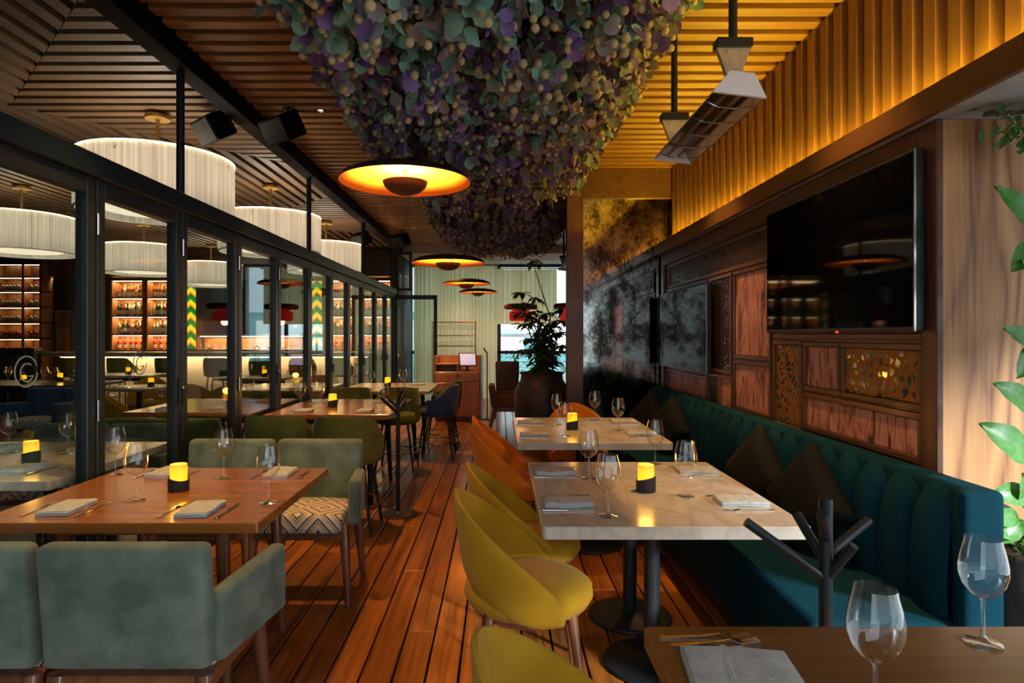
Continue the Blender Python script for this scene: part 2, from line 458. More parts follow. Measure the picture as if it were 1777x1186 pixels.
def mat_mirror():
    m, t, b = nt('antique_mirror')
    mp = coords(t, (15, 15, 11), False)
    n0 = N(t, 'ShaderNodeTexNoise'); n0.inputs['Scale'].default_value = 1.0; n0.inputs['Detail'].default_value = 8; n0.inputs['Roughness'].default_value = .72; n0.inputs['Distortion'].default_value = 1.5
    n1 = N(t, 'ShaderNodeTexNoise'); n1.inputs['Scale'].default_value = .35; n1.inputs['Detail'].default_value = 3
    for q in (n0, n1): t.links.new(mp.outputs[0], q.inputs['Vector'])
    ad = N(t, 'ShaderNodeMath', operation='ADD'); t.links.new(n0.outputs['Fac'], ad.inputs[0]); t.links.new(n1.outputs['Fac'], ad.inputs[1])
    r = ramp(t, [(.42, (.66, .67, .64)), (.5, (.34, .32, .30)), (.57, (.08, .066, .055))])
    hf = N(t, 'ShaderNodeMath', operation='MULTIPLY'); hf.inputs[1].default_value = .5; t.links.new(ad.outputs[0], hf.inputs[0])
    t.links.new(hf.outputs[0], r.inputs[0]); t.links.new(r.outputs[0], b.inputs['Base Color'])
    b.inputs['Metallic'].default_value = 1; b.inputs['Roughness'].default_value = .07
mat_mirror()
def mat_translucent(name, c, mixf, tint=None):
    m, t, b = nt(name); t.nodes.remove(b); out = t.nodes['Material Output']
    d = N(t, 'ShaderNodeBsdfDiffuse'); d.inputs[0].default_value = c4(c)
    tl = N(t, 'ShaderNodeBsdfTranslucent'); tl.inputs[0].default_value = c4(tint or c)
    mx = N(t, 'ShaderNodeMixShader'); mx.inputs[0].default_value = mixf
    t.links.new(d.outputs[0], mx.inputs[1]); t.links.new(tl.outputs[0], mx.inputs[2]); t.links.new(mx.outputs[0], out.inputs[0])
mat_translucent("curtain_cloth", (.88, .76, .46), .6)
mat_translucent('shade_cloth', (.66, .63, .56), .45)
def mat_stained():
    m, t, b = nt('stained_glass')
    tc = N(t, 'ShaderNodeTexCoord'); sp = N(t, 'ShaderNodeSeparateXYZ'); t.links.new(tc.outputs['Object'], sp.inputs[0])
    w = N(t, 'ShaderNodeMath', operation='PINGPONG'); w.inputs[1].default_value = .11; t.links.new(sp.outputs['X'], w.inputs[0])
    a = N(t, 'ShaderNodeMath', operation='MULTIPLY_ADD'); a.inputs[1].default_value = .9; t.links.new(w.outputs[0], a.inputs[0]); t.links.new(sp.outputs['Z'], a.inputs[2])
    s = N(t, 'ShaderNodeMath', operation='MULTIPLY'); s.inputs[1].default_value = 3.6; t.links.new(a.outputs[0], s.inputs[0])
    f = N(t, 'ShaderNodeMath', operation='FRACT'); t.links.new(s.outputs[0], f.inputs[0])
    r = ramp(t, [(0, (.0, .16, .02)), (.42, (.85, .2, .01)), (.55, (1, .62, .02)), (.9, (.25, .35, .02))]); r.color_ramp.interpolation = 'CONSTANT'
    t.links.new(f.outputs[0], r.inputs[0]); t.links.new(r.outputs[0], b.inputs['Emission Color']); b.inputs['Emission Strength'].default_value = .9
    t.links.new(r.outputs[0], b.inputs['Base Color']); b.inputs['Roughness'].default_value = .2
mat_stained()
# ================================================================ STRUCTURE
XD = -1.95          # plane of the folding glass doors
ZC = 3.15           # underside of the ceiling slats
PITCH = 0.1425

# ---- deck floor, plank by plank
fl = struct(part(MB().box(-1.98, 4.2, -3.0, 14.6, -0.12, -0.03), 'floor', 'dark_void'))
x = -1.945; i = 0
while x < 1.72:
    y = -2.5 - random.uniform(0, 2.5)
    while y < 14.4:
        L = random.uniform(3.4, 4.6); y0 = max(y, -2.5); y1 = min(y + L, 14.5)
        if y1 - y0 > .1:
            mb = MB().cbox(0, 0.1275, 0.0015, y1 - y0 - 0.0015, -0.03, 0, .003)
            part(mb, 'plank', 'deck', fl, loc=(x, y0, random.uniform(-.0008, .0008)))
        y += L
    x += 0.137; i += 1
fi = struct(part(MB().box(-11.2, -1.98, -1.2, 14.6, -0.12, 0.0), 'floor', plain('indoor_floor', (0.035, 0.018, 0.011), .35, c2=(0.06, 0.03, 0.018), nscale=3)))

# ---- ceiling over the terrace: backing and slats
ce = struct(part(MB().box(-1.95, 3.7, -1.2, 12.4, ZC + .085, ZC + .2), 'ceiling', 'dark_void'))
slat_me = MB().cbox(-1.86, 1.86, -.042, .042, 0, .085, .003).mesh('slat', 'ceil_slat')
y = 0.55 - 8 * PITCH
while y < 12.35:
    link('slat', slat_me, ce, (0, y, ZC)); y += PITCH
# ---- indoor ceiling: slats in mitred diamonds
ci = struct(part(MB().box(-11.2, -1.95, -1.2, 14.6, ZC + .085, ZC + .2), 'ceiling', 'dark_void'))
def wtri(u):
    u = u % 4.7
    return .6 + min(u, 4.7 - u)
def poly_slat(poly, m):
    cx = sum(p[0] for p in poly) / len(poly); cy = sum(p[1] for p in poly) / len(poly)
    part(MB().prism([(p[0] - cx, p[1] - cy) for p in poly], 0, .085), 'slat', m, ci, loc=(cx, cy, ZC))
def clip(poly, a, b, c):
    out = []
    for i in range(len(poly)):
        p, q = poly[i], poly[(i + 1) % len(poly)]
        fp = a * p[0] + b * p[1] + c; fq = a * q[0] + b * q[1] + c
        if fp >= 0: out.append(p)
        if fp * fq < 0:
            k = fp / (fp - fq); out.append((p[0] + (q[0] - p[0]) * k, p[1] + (q[1] - p[1]) * k))
    return out
XE, XM = -1.98, -1.95 - 1.75        # pattern apex and the line where neighbouring triangles meet
for yc in (-2.25, 2.45, 7.15, 11.85):
    # slats along Y inside the triangle whose apex points at the beam
    k = 0; xx = XE - .05
    while xx > -8.3 and yc > 0:
        u = -1.95 - xx; w = min(wtri(u), 2.35)
        a, b = xx - .042, xx + .042
        poly = [(a, yc - 2.35), (b, yc - 2.35), (b, yc + 2.35), (a, yc + 2.35)]
        um = u % 4.7
        if um < 2.35: e = -1.95 - (u - um); s = -1   # |y-yc| <= .6 + (e - x)
        else: e = -1.95 - (u - um) - 4.7; s = 1
        if s < 0: poly = clip(clip(poly, -1, 1, .597 + e - yc), -1, -1, .597 + e + yc)
        else: poly = clip(clip(poly, 1, 1, .597 - e - yc), 1, -1, .597 - e + yc)
        poly = clip(poly, 0, -1, 12.4)
        if len(poly) > 2: poly_slat(poly, 'indoor_slat_y')
        xx -= PITCH
    # slats along X between the triangles
    yy = yc + .6 + .06
    while yy < yc + 4.7 - .6 and yy < 12.3:
        dy = min(yy - yc, yc + 4.7 - yy) - .6
        for e0 in (0, 4.7):
            if e0 == 0: poly = [(-1.95 - dy - .05, yy - .042), (-1.93, yy - .042), (-1.93, yy + .042), (-1.95 - dy - .05, yy + .042)]
            else: poly = [(-6.65 - dy - .05, yy - .042), (-6.65 + dy + .05, yy - .042), (-6.65 + dy + .05, yy + .042), (-6.65 - dy - .05, yy + .042)]
            e = -1.95 - e0
            if yy < yc + 2.35:
                poly = clip(poly, 1, 1, -(.603 + e + yc))
                if e0: poly = clip(poly, -1, 1, (e - .603 - yc))
            else:
                poly = clip(poly, 1, -1, -(.603 + e - yc - 4.7))
                if e0: poly = clip(poly, -1, -1, e - .603 + yc + 4.7)
            if len(poly) > 2: poly_slat(poly, 'indoor_slat')
        yy += PITCH

# ---- black ceiling beam, transom with hanger rods
struct(part(MB().cbox(-2.0, -1.87, -1.0, 12.3, 3.03, 3.152, .004), 'trim_1', plain('matte_black', (.004, .004, .0045), .8, spec=.15)))
tr = struct(part(MB().cbox(-2.0, -1.90, -1.0, 11.78, 2.172, 2.278, .004), 'trim_2', 'frame_metal'))
for yy in (3.88, 6.5, 9.1, 11.72):
    part(MB().tube([(0, 0, 0), (0, 0, .77)], .024 if yy < 8 else .03, 10), 'hanger_rod', 'black_metal', tr, 40, loc=(XD, yy, 2.27))
# ---- folding glass doors
DY = [1.36, 2.19, 3.025, 3.84, 4.67, 5.52, 6.45, 7.28, 8.12, 8.97, 9.9, 10.8, 11.72]
ring = MB()
def arc(mb, r, w, a0, a1, n, cx=0, cz=0):
    for k in range(n):
        t0 = a0 + (a1 - a0) * k / n; t1 = a0 + (a1 - a0) * (k + 1) / n
        p = [(0, cx + q * math.cos(t), cz + q * math.sin(t)) for t, q in ((t0, r - w), (t1, r - w), (t1, r), (t0, r))]
        mb.add(p + [(a - .0015, b, c) for a, b, c in p], [(0, 1, 2, 3), (7, 6, 5, 4), (0, 4, 5, 1), (2, 6, 7, 3)])
arc(ring, .066, .006, .35, 2 * PI - .1, 26); arc(ring, .04, .006, .9, 2 * PI - .5, 18, .004, -.004)
ring.box(-.0015, 0, .008, .040, -.022, -.017)
plain('etch', (.12, .13, .13), .7)
ring_me = ring.mesh('etched_logo', 'etch')
hinge_me = MB().tube([(0, 0, -.05), (0, 0, .05)], .007, 8).mesh('hinge', 'steel', 40)
for k in range(len(DY) - 1):
    a, b = DY[k] + .006, DY[k + 1] - .006
    d = struct(link('door_%d' % (k + 1), None, None, (XD, a, 0))); w = b - a; t = .03
    part(MB().cbox(-t, t, 0, .062, 0.02, 2.165, .004), 'stile', 'frame_metal', d)
    part(MB().cbox(-t, t, w - .062, w, 0.02, 2.165, .004), 'stile', 'frame_metal', d)
    part(MB().cbox(-t, t, .062, w - .062, 2.085, 2.165, .004), 'rail', 'frame_metal', d)
    part(MB().cbox(-t, t, .062, w - .062, 0.02, .12, .004), 'rail', 'frame_metal', d)
    pn = part(MB().box(-.004, .004, .062, w - .062, .12, 2.085), 'pane', 'pane_glass', d)
    if k < 5: link('etched_logo', ring_me, pn, (.0065, w / 2, 1.27))
    for z in (.35, 1.06, 1.95): link('hinge', hinge_me, d, (t + .008, -.006, z))
    if k % 2 == 0:
        part(MB().cbox(t, t + .012, w - .045, w - .02, 1.0, 1.16, .003).tube([(t + .03, w - .034, 1.09), (t + .03, w - .034, .99)], .007, 8).tube([(t + .008, w - .034, 1.09), (t + .034, w - .034, 1.09)], .006, 8), 'handle', 'black_metal', d)
# leaf left standing open across the end of the run
d = struct(link('door_13', None, None, (XD, 11.8, 0))); w = .80
for q0, q1 in ((0, .062), (w - .062, w)): part(MB().cbox(q0, q1, -.03, .03, .02, 2.165, .004), 'stile', 'frame_metal', d)
for q0, q1 in ((2.085, 2.165), (.02, .12)): part(MB().cbox(.062, w - .062, -.03, .03, q0, q1, .004), 'rail', 'frame_metal', d)
part(MB().box(.062, w - .062, -.004, .004, .12, 2.085), 'pane', 'pane_glass', d)

# ---- right: cove with battens, soffit, band
wr = struct(part(MB().box(1.86, 1.96, -3.0, 6.62, 2.27, ZC + .09), 'wall_right', 'dark_void'))
bat_me = MB().cbox(0, .085, -.038, .038, 2.27, ZC, .003).mesh('batten', 'batten')
y = 0.55 - 7 * PITCH
while y < 6.5:
    link('batten', bat_me, wr, (1.775, y + PITCH * .5, 0)); y += PITCH
struct(part(MB().cbox(1.605, 1.635, -3.0, 6.58, 2.243, 2.350, .002), 'trim_3', 'band'))
struct(part(MB().box(1.635, 3.7, -3.0, 6.58, 2.25, 2.27), 'trim_4', 'soffit'))  # soffit and band lengthened out of view to hold back the sun
ld = thing('led_strip', 'warm yellow light strip hidden behind the wooden cove band', 'light strip', (1.752, -0.8, 2.315))
part(MB().box(-.012, .012, 0, 7.3, -.055, .012), 'housing', 'black_plastic', ld)
part(MB().box(-.009, .009, .01, 7.29, .012, .018), 'diffuser', 'led_cove', ld)

# ---- right: panelled wall (plane X = 1.70), end column, mirror
pw = struct(part(MB().box(1.70, 1.86, 2.60, 6.60, 0, 2.25), 'wall_right', 'walnut_y'))
part(MB().cbox(1.674, 1.702, 2.425, 2.515, 0, 2.25, .004), 'end_post', 'walnut', pw)
part(MB().cbox(1.672, 1.702, 2.515, 6.50, 2.13, 2.245, .004), 'top_rail', 'walnut_y', pw)
part(MB().cbox(1.674, 1.702, 6.45, 6.55, 0, 2.25, .004), 'end_post', 'walnut', pw)
def wpanel(y0, y1, z0, z1, m, fr=.028, proud=.018):
    cy, cz = (y0 + y1) / 2, (z0 + z1) / 2; hy, hz = (y1 - y0) / 2, (z1 - z0) / 2
    p = part(MB().cbox(-.008, .004, -hy + fr, hy - fr, -hz + fr, hz - fr, .003), 'panel', m, pw, loc=(1.70, cy, cz))
    for a in ((-hy, hy, -hz, -hz + fr), (-hy, hy, hz - fr, hz)):
        part(MB().cbox(-proud, .002, a[0], a[1], a[2], a[3], .004), 'panel_frame', 'walnut_y', p)
    for a in ((-hy, -hy + fr, -hz + fr, hz - fr), (hy - fr, hy, -hz + fr, hz - fr)):
        part(MB().cbox(-proud, .002, a[0], a[1], a[2], a[3], .004), 'panel_frame', 'walnut', p)
V, LG, LD_ = 'veined_copper', 'lattice_gold', 'lattice_dark'
for a in ((3.97, 6.3, 1.885, 2.115, LD_), (3.93, 4.56, 1.255, 1.875, V), (3.93, 4.56, .89, 1.245, V), (4.60, 5.10, 1.13, 1.875, LD_),
          (5.14, 6.35, .84, 1.085, V), (4.86, 5.12, .84, 1.12, LD_), (4.58, 4.85, .84, 1.12, V), (3.53, 3.90, .87, 1.39, LG),
          (3.135, 3.51, 1.115, 1.385, V), (2.525, 3.125, 1.115, 1.385, LG), (2.525, 3.51, .90, 1.105, V),
          (5.14, 6.35, 1.095, 1.875, V), (2.525, 3.90, 1.40, 2.12, V)):
    wpanel(*a)
ow = struct(part(MB().box(1.70, 3.7, 2.432, 2.598, 0, 2.248), 'wall_back', 'oakwall'))
# mirror wall across the end of the banquette
mw = struct(link('wall_end', None, None, (0, 6.6, 0)))
part(MB().box(.86, 1.86, .0, .02, 0, 2.84), 'mirror', 'antique_mirror', mw)
part(MB().cbox(.70, .87, -.06, .06, 0, ZC, .005), 'post', plain('copperwood', (.14, .052, .028), .3, .3, c2=(.2, .085, .05), nscale=4), mw)
part(MB().cbox(.87, 1.86, -.04, .06, 2.84, ZC, .005), 'lintel', 'band', mw)
part(MB().box(.72, 1.96, .06, .16, 0, ZC), 'backing', 'darkwall', mw)

# ---- shell beyond: indoor walls, rear of the terrace
struct(part(MB().box(-11.3, -11.15, -1.2, 14.7, 0, 3.3), 'wall_left', 'darkwall'))
struct(part(MB().box(-11.3, -2.0, -1.35, -1.2, 0, 3.3), 'wall_front', 'darkwall'))
struct(part(MB().box(-11.3, -2.06, 14.45, 14.6, 0, 3.3), 'wall_back', 'navy'))
struct(part(MB().box(1.86, 1.98, 6.76, 14.6, 0, 3.3), 'wall_right', 'plaster'))
struct(part(MB().box(-1.95, 1.98, 12.4, 14.7, 3.02, 3.3), 'ceiling', 'plaster'))
struct(part(MB().box(-11.2, -2.3, 13.5, 14.45, 2.68, ZC + .09), 'trim_5', 'walnut'))
# tall framed glass at the back corner and the window wall behind the curtain
win = struct(link('window_1', None, None, (0, 14.3, 0)))
for q in (-2.0, -1.0, 0.0, .9, 1.86): part(MB().cbox(q - .04, q + .04, -.03, .03, 0.05, 3.02, .004), 'mullion', 'frame_metal', win)
for z in (0.0, 1.0, 2.95): part(MB().cbox(-2.04, 1.9, -.03, .03, z, z + .07, .004), 'rail', 'frame_metal', win)
for q0, q1 in ((-1.96, -1.04), (-.96, -.04), (.04, .86), (.94, 1.82)):
    part(MB().box(q0, q1, -.004, .004, .07, 1.0), 'pane', 'pane_glass', win); part(MB().box(q0, q1, -.004, .004, 1.07, 2.95), 'pane', 'pane_glass', win)
w2 = struct(link('window_2', None, None, (-2.0, 12.3, 0)))
for q in (.02, .26): part(MB().cbox(q, q + .05, -.03, .03, 2.3, 3.02, .004), 'stile', 'frame_metal', w2)
for z in (2.28, 2.98): part(MB().cbox(.02, .31, -.03, .03, z, z + .05, .004), 'rail', 'frame_metal', w2)
part(MB().box(.07, .26, -.004, .004, 2.33, 2.98), 'pane', 'pane_glass', w2)
struct(part(MB().box(-2.06, -1.98, 12.45, 14.6, 0, 3.3), 'wall_inner', 'darkwall'))
# ================================================================ FURNITURE BUILDERS
def sgn(v): return -1 if v < 0 else 1
def shell(mb, rx, ry, T, zt, zb, t, lean, nu=26, nv=14):
    """upholstered wrap-around back: th=0 is the rear (-X), ends towards +X"""
    def ringp(th, j):
        ph = 2 * PI * j / nv
        a, b = math.cos(ph), math.sin(ph)
        z0, z1 = zb(th), zt(th)
        z = (z0 + z1) / 2 + (z1 - z0) / 2 * sgn(b) * abs(b) ** .55
        k = (z - z0)
        tt = t * (1 - .25 * (z - z0) / max(z1 - z0, .01))
        off = tt * sgn(a) * abs(a) ** .7 + lean * k
        return (-(rx + off) * math.cos(th), (ry + off) * math.sin(th), z)
    vs = []; fs = []
    for i in range(nu + 1):
        th = -T + 2 * T * i / nu
        for j in range(nv): vs.append(ringp(th, j))
    for i in range(nu):
        for j in range(nv):
            j2 = (j + 1) % nv
            fs.append((i * nv + j, i * nv + j2, (i + 1) * nv + j2, (i + 1) * nv + j))
    fs.append(tuple(range(nv - 1, -1, -1))); fs.append(tuple(range(nu * nv, (nu + 1) * nv)))
    return mb.add(vs, fs)
def sm(a): a = max(0, min(1, a)); return a * a * (3 - 2 * a)
CHAIR_ME = {}
def barrel_chair(fabric, label, name='barrel_chair'):
    r = thing(name, label, 'chair')
    if not CHAIR_ME:
        T = math.radians(118)
        CHAIR_ME['b'] = shell(MB(), .232, .225, T, lambda th: .825 - .37 * (abs(th) / T) ** 1.5, lambda th: .50 - .125 * sm(abs(th) / T * 1.15), .021, .16)
        CHAIR_ME['s'] = MB().lathe([(.0, .385), (.17, .375), (.222, .39), (.243, .425), (.24, .455), (.215, .478), (.16, .488), (0, .492)], 28, sx=1.03)
        lg = []
        for sx in (-1, 1):
            for sy in (-1, 1):
                lg.append(MB().tube([(sx * .15, sy * .15, .40), (sx * .2, sy * .195, 0)], [.021, .012], 10))
        CHAIR_ME['l'] = lg
        CHAIR_ME['f'] = MB().lathe([(.0, .355), (.19, .355), (.205, .365), (.205, .395), (0, .395)], 24)
    part(CHAIR_ME['s'], 'seat', fabric, r, 60); part(CHAIR_ME['b'], 'backrest', fabric, r, 60)
    part(CHAIR_ME['f'], 'seat_frame', 'legwood', r, 40)
    for l in CHAIR_ME['l']: part(l, 'leg', 'legwood', r, 50)
    return r
def bar_stool(fabric, label, seat_h=.59, name='stool'):
    r = thing(name, label, 'stool'); dz = seat_h - .59
    T = math.radians(112)
    part(shell(MB(), .215, .222, T, lambda th: .85 + dz - .16 * sm((abs(th) / T - .35) / .5), lambda th: .50 + dz, .022, .10), 'backrest', fabric, r, 60)
    part(MB().lathe([(.0, .49 + dz), (.20, .49 + dz), (.235, .52 + dz), (.235, .565 + dz), (.2, .59 + dz), (0, .595 + dz)], 24), 'seat', fabric, r, 60)
    for sx in (-1, 1):
        for sy in (-1, 1):
            part(MB().tube([(sx * .13, sy * .13, .5 + dz), (sx * .2, sy * .2, 0)], [.013, .011], 8), 'leg', 'black_metal', r, 50)
    n = 28; rr = .205 if not dz else .225
    part(MB().tube([(rr * 1.18 * math.cos(2 * PI * k / n), rr * 1.18 * math.sin(2 * PI * k / n), .2 + dz * .5) for k in range(n + 1)], .009, 6, False), 'foot_ring', 'brass', r, 60)
    return r
def armchair(fabric, label, seatm='ikat', name='armchair', cat='armchair', arms=(-1, 1)):
    r = thing(name, label, cat)
    part(MB().rbox(-.248, .248, -.205, -.125, .425, .805, .026, lambda p: (p.x, p.y - (p.z - .42) * .10, p.z), 2), 'backrest', fabric, r, 60)
    for s in arms:
        def f(p, s=s):
            k = (p.y + .14) / .39
            zz = p.z if p.z > .5 else p.z + .0 * k
            return (s * (p.x + .055 * k), p.y, zz + .02 * (k - .5) * (1 if p.z > .55 else 0))
        mb = MB().rbox(.212, .276, -.16, .25, .425, .655, .026, f, 2)
        if s < 0: mb.f = [tuple(reversed(q)) for q in mb.f]
        part(mb, 'arm', fabric, r, 60)
    part(MB().rbox(-.225, .225, -.13, .245, .375, .475, .03, lambda p: (p.x * (1 + .06 * (p.y + .1)), p.y, p.z + .012 * math.cos(p.x * 6) * (1 if p.z > .43 else 0)), 3), 'seat', seatm, r, 60)
    mb = MB().cbox(-.235, .235, -.185, .235, .345, .40, .006)
    part(mb, 'seat_frame', 'legwood', r)
    for sx in (-1, 1):
        part(MB().tube([(sx * .22, -.165, .40), (sx * .245, -.225, 0)], [.031, .017], 8), 'leg', 'legwood', r, 50)
        part(MB().tube([(sx * .235, .20, .42), (sx * .265, .235, 0)], [.03, .016], 8), 'leg', 'legwood', r, 50)
    return r
def round_prism(mb, x0, x1, y0, y1, z0, z1, r=.02, n=4):
    pts = []
    for cx, cy, a in ((x1 - r, y1 - r, 0), (x0 + r, y1 - r, 90), (x0 + r, y0 + r, 180), (x1 - r, y0 + r, 270)):
        for k in range(n + 1):
            t = math.radians(a + 90 * k / n); pts.append((cx + r * math.cos(t), cy + r * math.sin(t)))
    e = .003
    cxm, cym = (x0 + x1) / 2, (y0 + y1) / 2
    def sc(d): return [(cxm + (p[0] - cxm) * (1 - d / (x1 - x0) * 2), cym + (p[1] - cym) * (1 - d / (y1 - y0) * 2)) for p in pts]
    N_ = len(pts); lv = [(sc(e), z0), (pts, z0 + e), (pts, z1 - e), (sc(e), z1)]
    vs = [(p[0], p[1], z) for q, z in lv for p in q]; fs = [tuple(reversed(range(N_))), tuple(range(3 * N_, 4 * N_))]
    for i in range(3):
        for k in range(N_): fs.append((i * N_ + k, i * N_ + (k + 1) % N_, (i + 1) * N_ + (k + 1) % N_, (i + 1) * N_ + k))
    return mb.add(vs, fs)
def table(name, label, x0, x1, y0, y1, z, m, kind, th=.045, group=None, peds=None, r=.018):
    cx, cy = (x0 + x1) / 2, (y0 + y1) / 2; hx, hy = (x1 - x0) / 2, (y1 - y0) / 2
    t = thing(name, label, 'table', (cx, cy, 0), 0, group)
    part(round_prism(MB(), -hx, hx, -hy, hy, z - th, z, r), 'tabletop', m, t)
    if kind == 'pedestal':
        for (px, py) in (peds or [(cx, cy - hy * .45), (cx, cy + hy * .45)]):
            px -= cx; py -= cy
            part(MB().lathe([(.0, 0.0), (.205, 0.0), (.21, .006), (.205, .014), (.06, .026), (.036, .04)], 28, (px, py, 0)), 'base', 'black_metal', t, 40)
            part(MB().tube([(px, py, .03), (px, py, z - th - .012)], .034, 14).cbox(px - .12, px + .12, py - .12, py + .12, z - th - .014, z - th, .002), 'column', 'black_metal', t, 40)
    else:
        for sx in (-1, 1):
            for sy in (-1, 1):
                part(MB().tube([(sx * (hx - .21), sy * (hy - .19), z - th), (sx * (hx - .18), sy * (hy - .16), 0)], [.03, .019], 8), 'leg', 'legwood' if kind == 'wood' else 'black_metal', t, 50)
        part(MB().cbox(-hx + .2, hx - .2, -hy + .18, -hy + .205, z - th - .06, z - th, .002).cbox(-hx + .2, hx - .2, hy - .205, hy - .18, z - th - .06, z - th, .002), 'apron', 'legwood' if kind == 'wood' else 'black_metal', t)
    return t

# ---------------------------------------------------------------- table ware prototypes
GLASS_ME = [MB().lathe([(0.0, .003), (.034, .0015), (.0365, .003), (.034, .0045), (.012, .009), (.0045, .02), (.0038, .06), (.0042, .092), (.008, .1), (.0, .104)], 20).mesh('foot', 'wine_glass', 60),
            MB().lathe([(.002, .1), (.012, .1015), (.028, .112), (.04, .13), (.0465, .153), (.0462, .172), (.042, .197), (.036, .22), (.0345, .23)], 24).mesh('bowl', 'wine_glass', 80)]
def wine_glass(label, loc, group):
    g = thing('wine_glass', label, 'wine glass', loc, random.uniform(0, 6), group)
    link('foot', GLASS_ME[0], g); link('bowl', GLASS_ME[1], g)
    return g
def tri_cup():
    n = 24; vs = []; fs = []
    def top(k): return .056 + .010 * math.cos(2 * PI * k / n + 2.4)
    for rr, zf in ((.040, lambda k: 0.0), (.042, lambda k: .004), (.042, top), (.0365, top), (.0365, lambda k: .03)):
        for k in range(n): vs.append((rr * math.cos(2 * PI * k / n), rr * math.sin(2 * PI * k / n), zf(k)))
    for i in range(4):
        for k in range(n): fs.append((i * n + k, i * n + (k + 1) % n, (i + 1) * n + (k + 1) % n, (i + 1) * n + k))
    fs.append(tuple(reversed(range(n)))); fs.append(tuple(range(4 * n, 5 * n)))
    return MB().add(vs, fs)
CUP_ME = tri_cup().mesh('cup', 'candle_cup', 40)
WAX_ME = MB().lathe([(.0345, .03), (.0345, .108), (.033, .115), (.029, .112), (.024, .104), (0, .1)], 24).mesh('wax', 'candle_wax', 40)
def candle(label, loc, group='flameless candles in dark cups', light=0.5):
    c = thing('candle', label, 'candle', loc, random.uniform(0, 6), group)
    link('cup', CUP_ME, c); link('wax', WAX_ME, c)
    if light: lamp('POINT', 'glow', c, (0, 0, .145), light, (1, .5, .08), .03)
    return c
def napkin_mesh():
    mb = MB()
    for i in range(4):
        z = .003 + i * .0045; o = (i % 2) * .004
        mb.rbox(-.095 + o, .095 - o * .5, -.06 + o * .7, .06 - o, z - .003, z + .003, .0028, lambda p: (p.x + .01 * p.y, p.y, p.z + .0015 * math.sin(p.x * 40 + p.y * 25)), 4)
    mb.rbox(-.028, -.016, -.062, .061, .0155, .0195, .0018, lambda p: (p.x + .12 * p.y, p.y, p.z), 2)
    mb.rbox(-.09, .09, -.061, -.048, .0155, .0185, .0014, lambda p: (p.x, p.y + .004 * math.sin(p.x * 60), p.z), 6)
    return mb.mesh('napkin', 'napkin', 60)
NAP_ME = napkin_mesh()
def fork_mesh():
    mb = MB()
    pr = [(-.10, .0055), (-.06, .005), (0, .003), (.035, .0028), (.048, .008), (.06, .011)]
    for (a, wa), (b, wb) in zip(pr, pr[1:]):
        za = .003 + .006 * sm((a + .02) / .05) - .006 * sm((a - .03) / .03); zb = .003 + .006 * sm((b + .02) / .05) - .006 * sm((b - .03) / .03)
        v = [(a, -wa, za), (a, wa, za), (b, wb, zb), (b, -wb, zb)]
        mb.add(v + [(x_, y_, z_ - .0025) for x_, y_, z_ in v], [(0, 3, 2, 1), (4, 5, 6, 7), (0, 1, 5, 4), (2, 3, 7, 6), (1, 2, 6, 5), (3, 0, 4, 7)])
    for k in range(4):
        c = -.0093 + k * .0062
        v = [(.06, c - .0018, .003), (.06, c + .0018, .003), (.1, c + .0012, .006), (.1, c - .0012, .006)]
        mb.add(v + [(x_, y_, z_ - .002) for x_, y_, z_ in v], [(0, 3, 2, 1), (4, 5, 6, 7), (0, 1, 5, 4), (2, 3, 7, 6), (1, 2, 6, 5), (3, 0, 4, 7)])
    return mb.mesh('fork', 'cutlery', 30)
def knife_mesh():
    mb = MB().rbox(-.11, -.01, -.006, .006, 0, .007, .003)
    mb.prism([(-.01, -.005), (.08, -.008), (.105, -.003), (.11, .006), (-.01, .006)], .002, .0035)
    return mb.mesh('knife', 'cutlery', 30)
FORK_ME, KNIFE_ME = fork_mesh(), knife_mesh()
def spot(name, me, label, cat, loc, rz, group):
    o = link(name, me, None, loc, (0, 0, rz)); return tag(o, label, cat, group)
def setting(x, y, z, rz, where, tb, glass_at=(.16, -.16), jit=.05, nap=True, cut=True):
    """one place setting: the diner looks along local +X; where names the seat, tb the table"""
    c, s = math.cos(rz), math.sin(rz)
    def P(a, b): return (x + a * c - b * s, y + a * s + b * c, z)
    j = lambda: random.uniform(-jit, jit)
    if nap: spot('napkin', NAP_ME, 'folded pale grey napkin, %s seat, %s' % (where, tb), 'napkin', P(0, 0), rz + j(), 'napkins')
    if cut:
        spot('fork', FORK_ME, 'steel fork beside the napkin, %s seat, %s' % (where, tb), 'fork', P(.01, .115), rz + j(), 'forks')
        spot('knife', KNIFE_ME, 'steel knife beside the napkin, %s seat, %s' % (where, tb), 'knife', P(.0, -.105), rz + j(), 'knives')
    if glass_at: wine_glass('empty wine glass, %s seat, %s' % (where, tb), P(*glass_at), 'wine glasses')

# ================================================================ TERRACE, RIGHT ROW
T0 = 'the wooden table in the front right corner'
T1 = 'the near white marble table'
T2 = 'the far white marble table'
table('marble_table', 'near white marble table on black columns beside the teal banquette', .152, 1.095, 2.213, 3.35, .75, 'marble', 'pedestal', .046, 'marble tables', [(.66, 2.74), (.66, 3.2)])
table('marble_table', 'far white marble table beside the mirror wall and orange chairs', .11, 1.085, 3.94, 5.15, .75, 'marble', 'pedestal', .046, 'marble tables', [(.62, 4.3), (.62, 4.85)])
table('dining_table', 'oak dining table cut off by the front right corner', .33, 1.30, .30, 1.459, .75, 'oaktop', 'pedestal', .042, None, [(.8, .6), (.8, 1.15)])
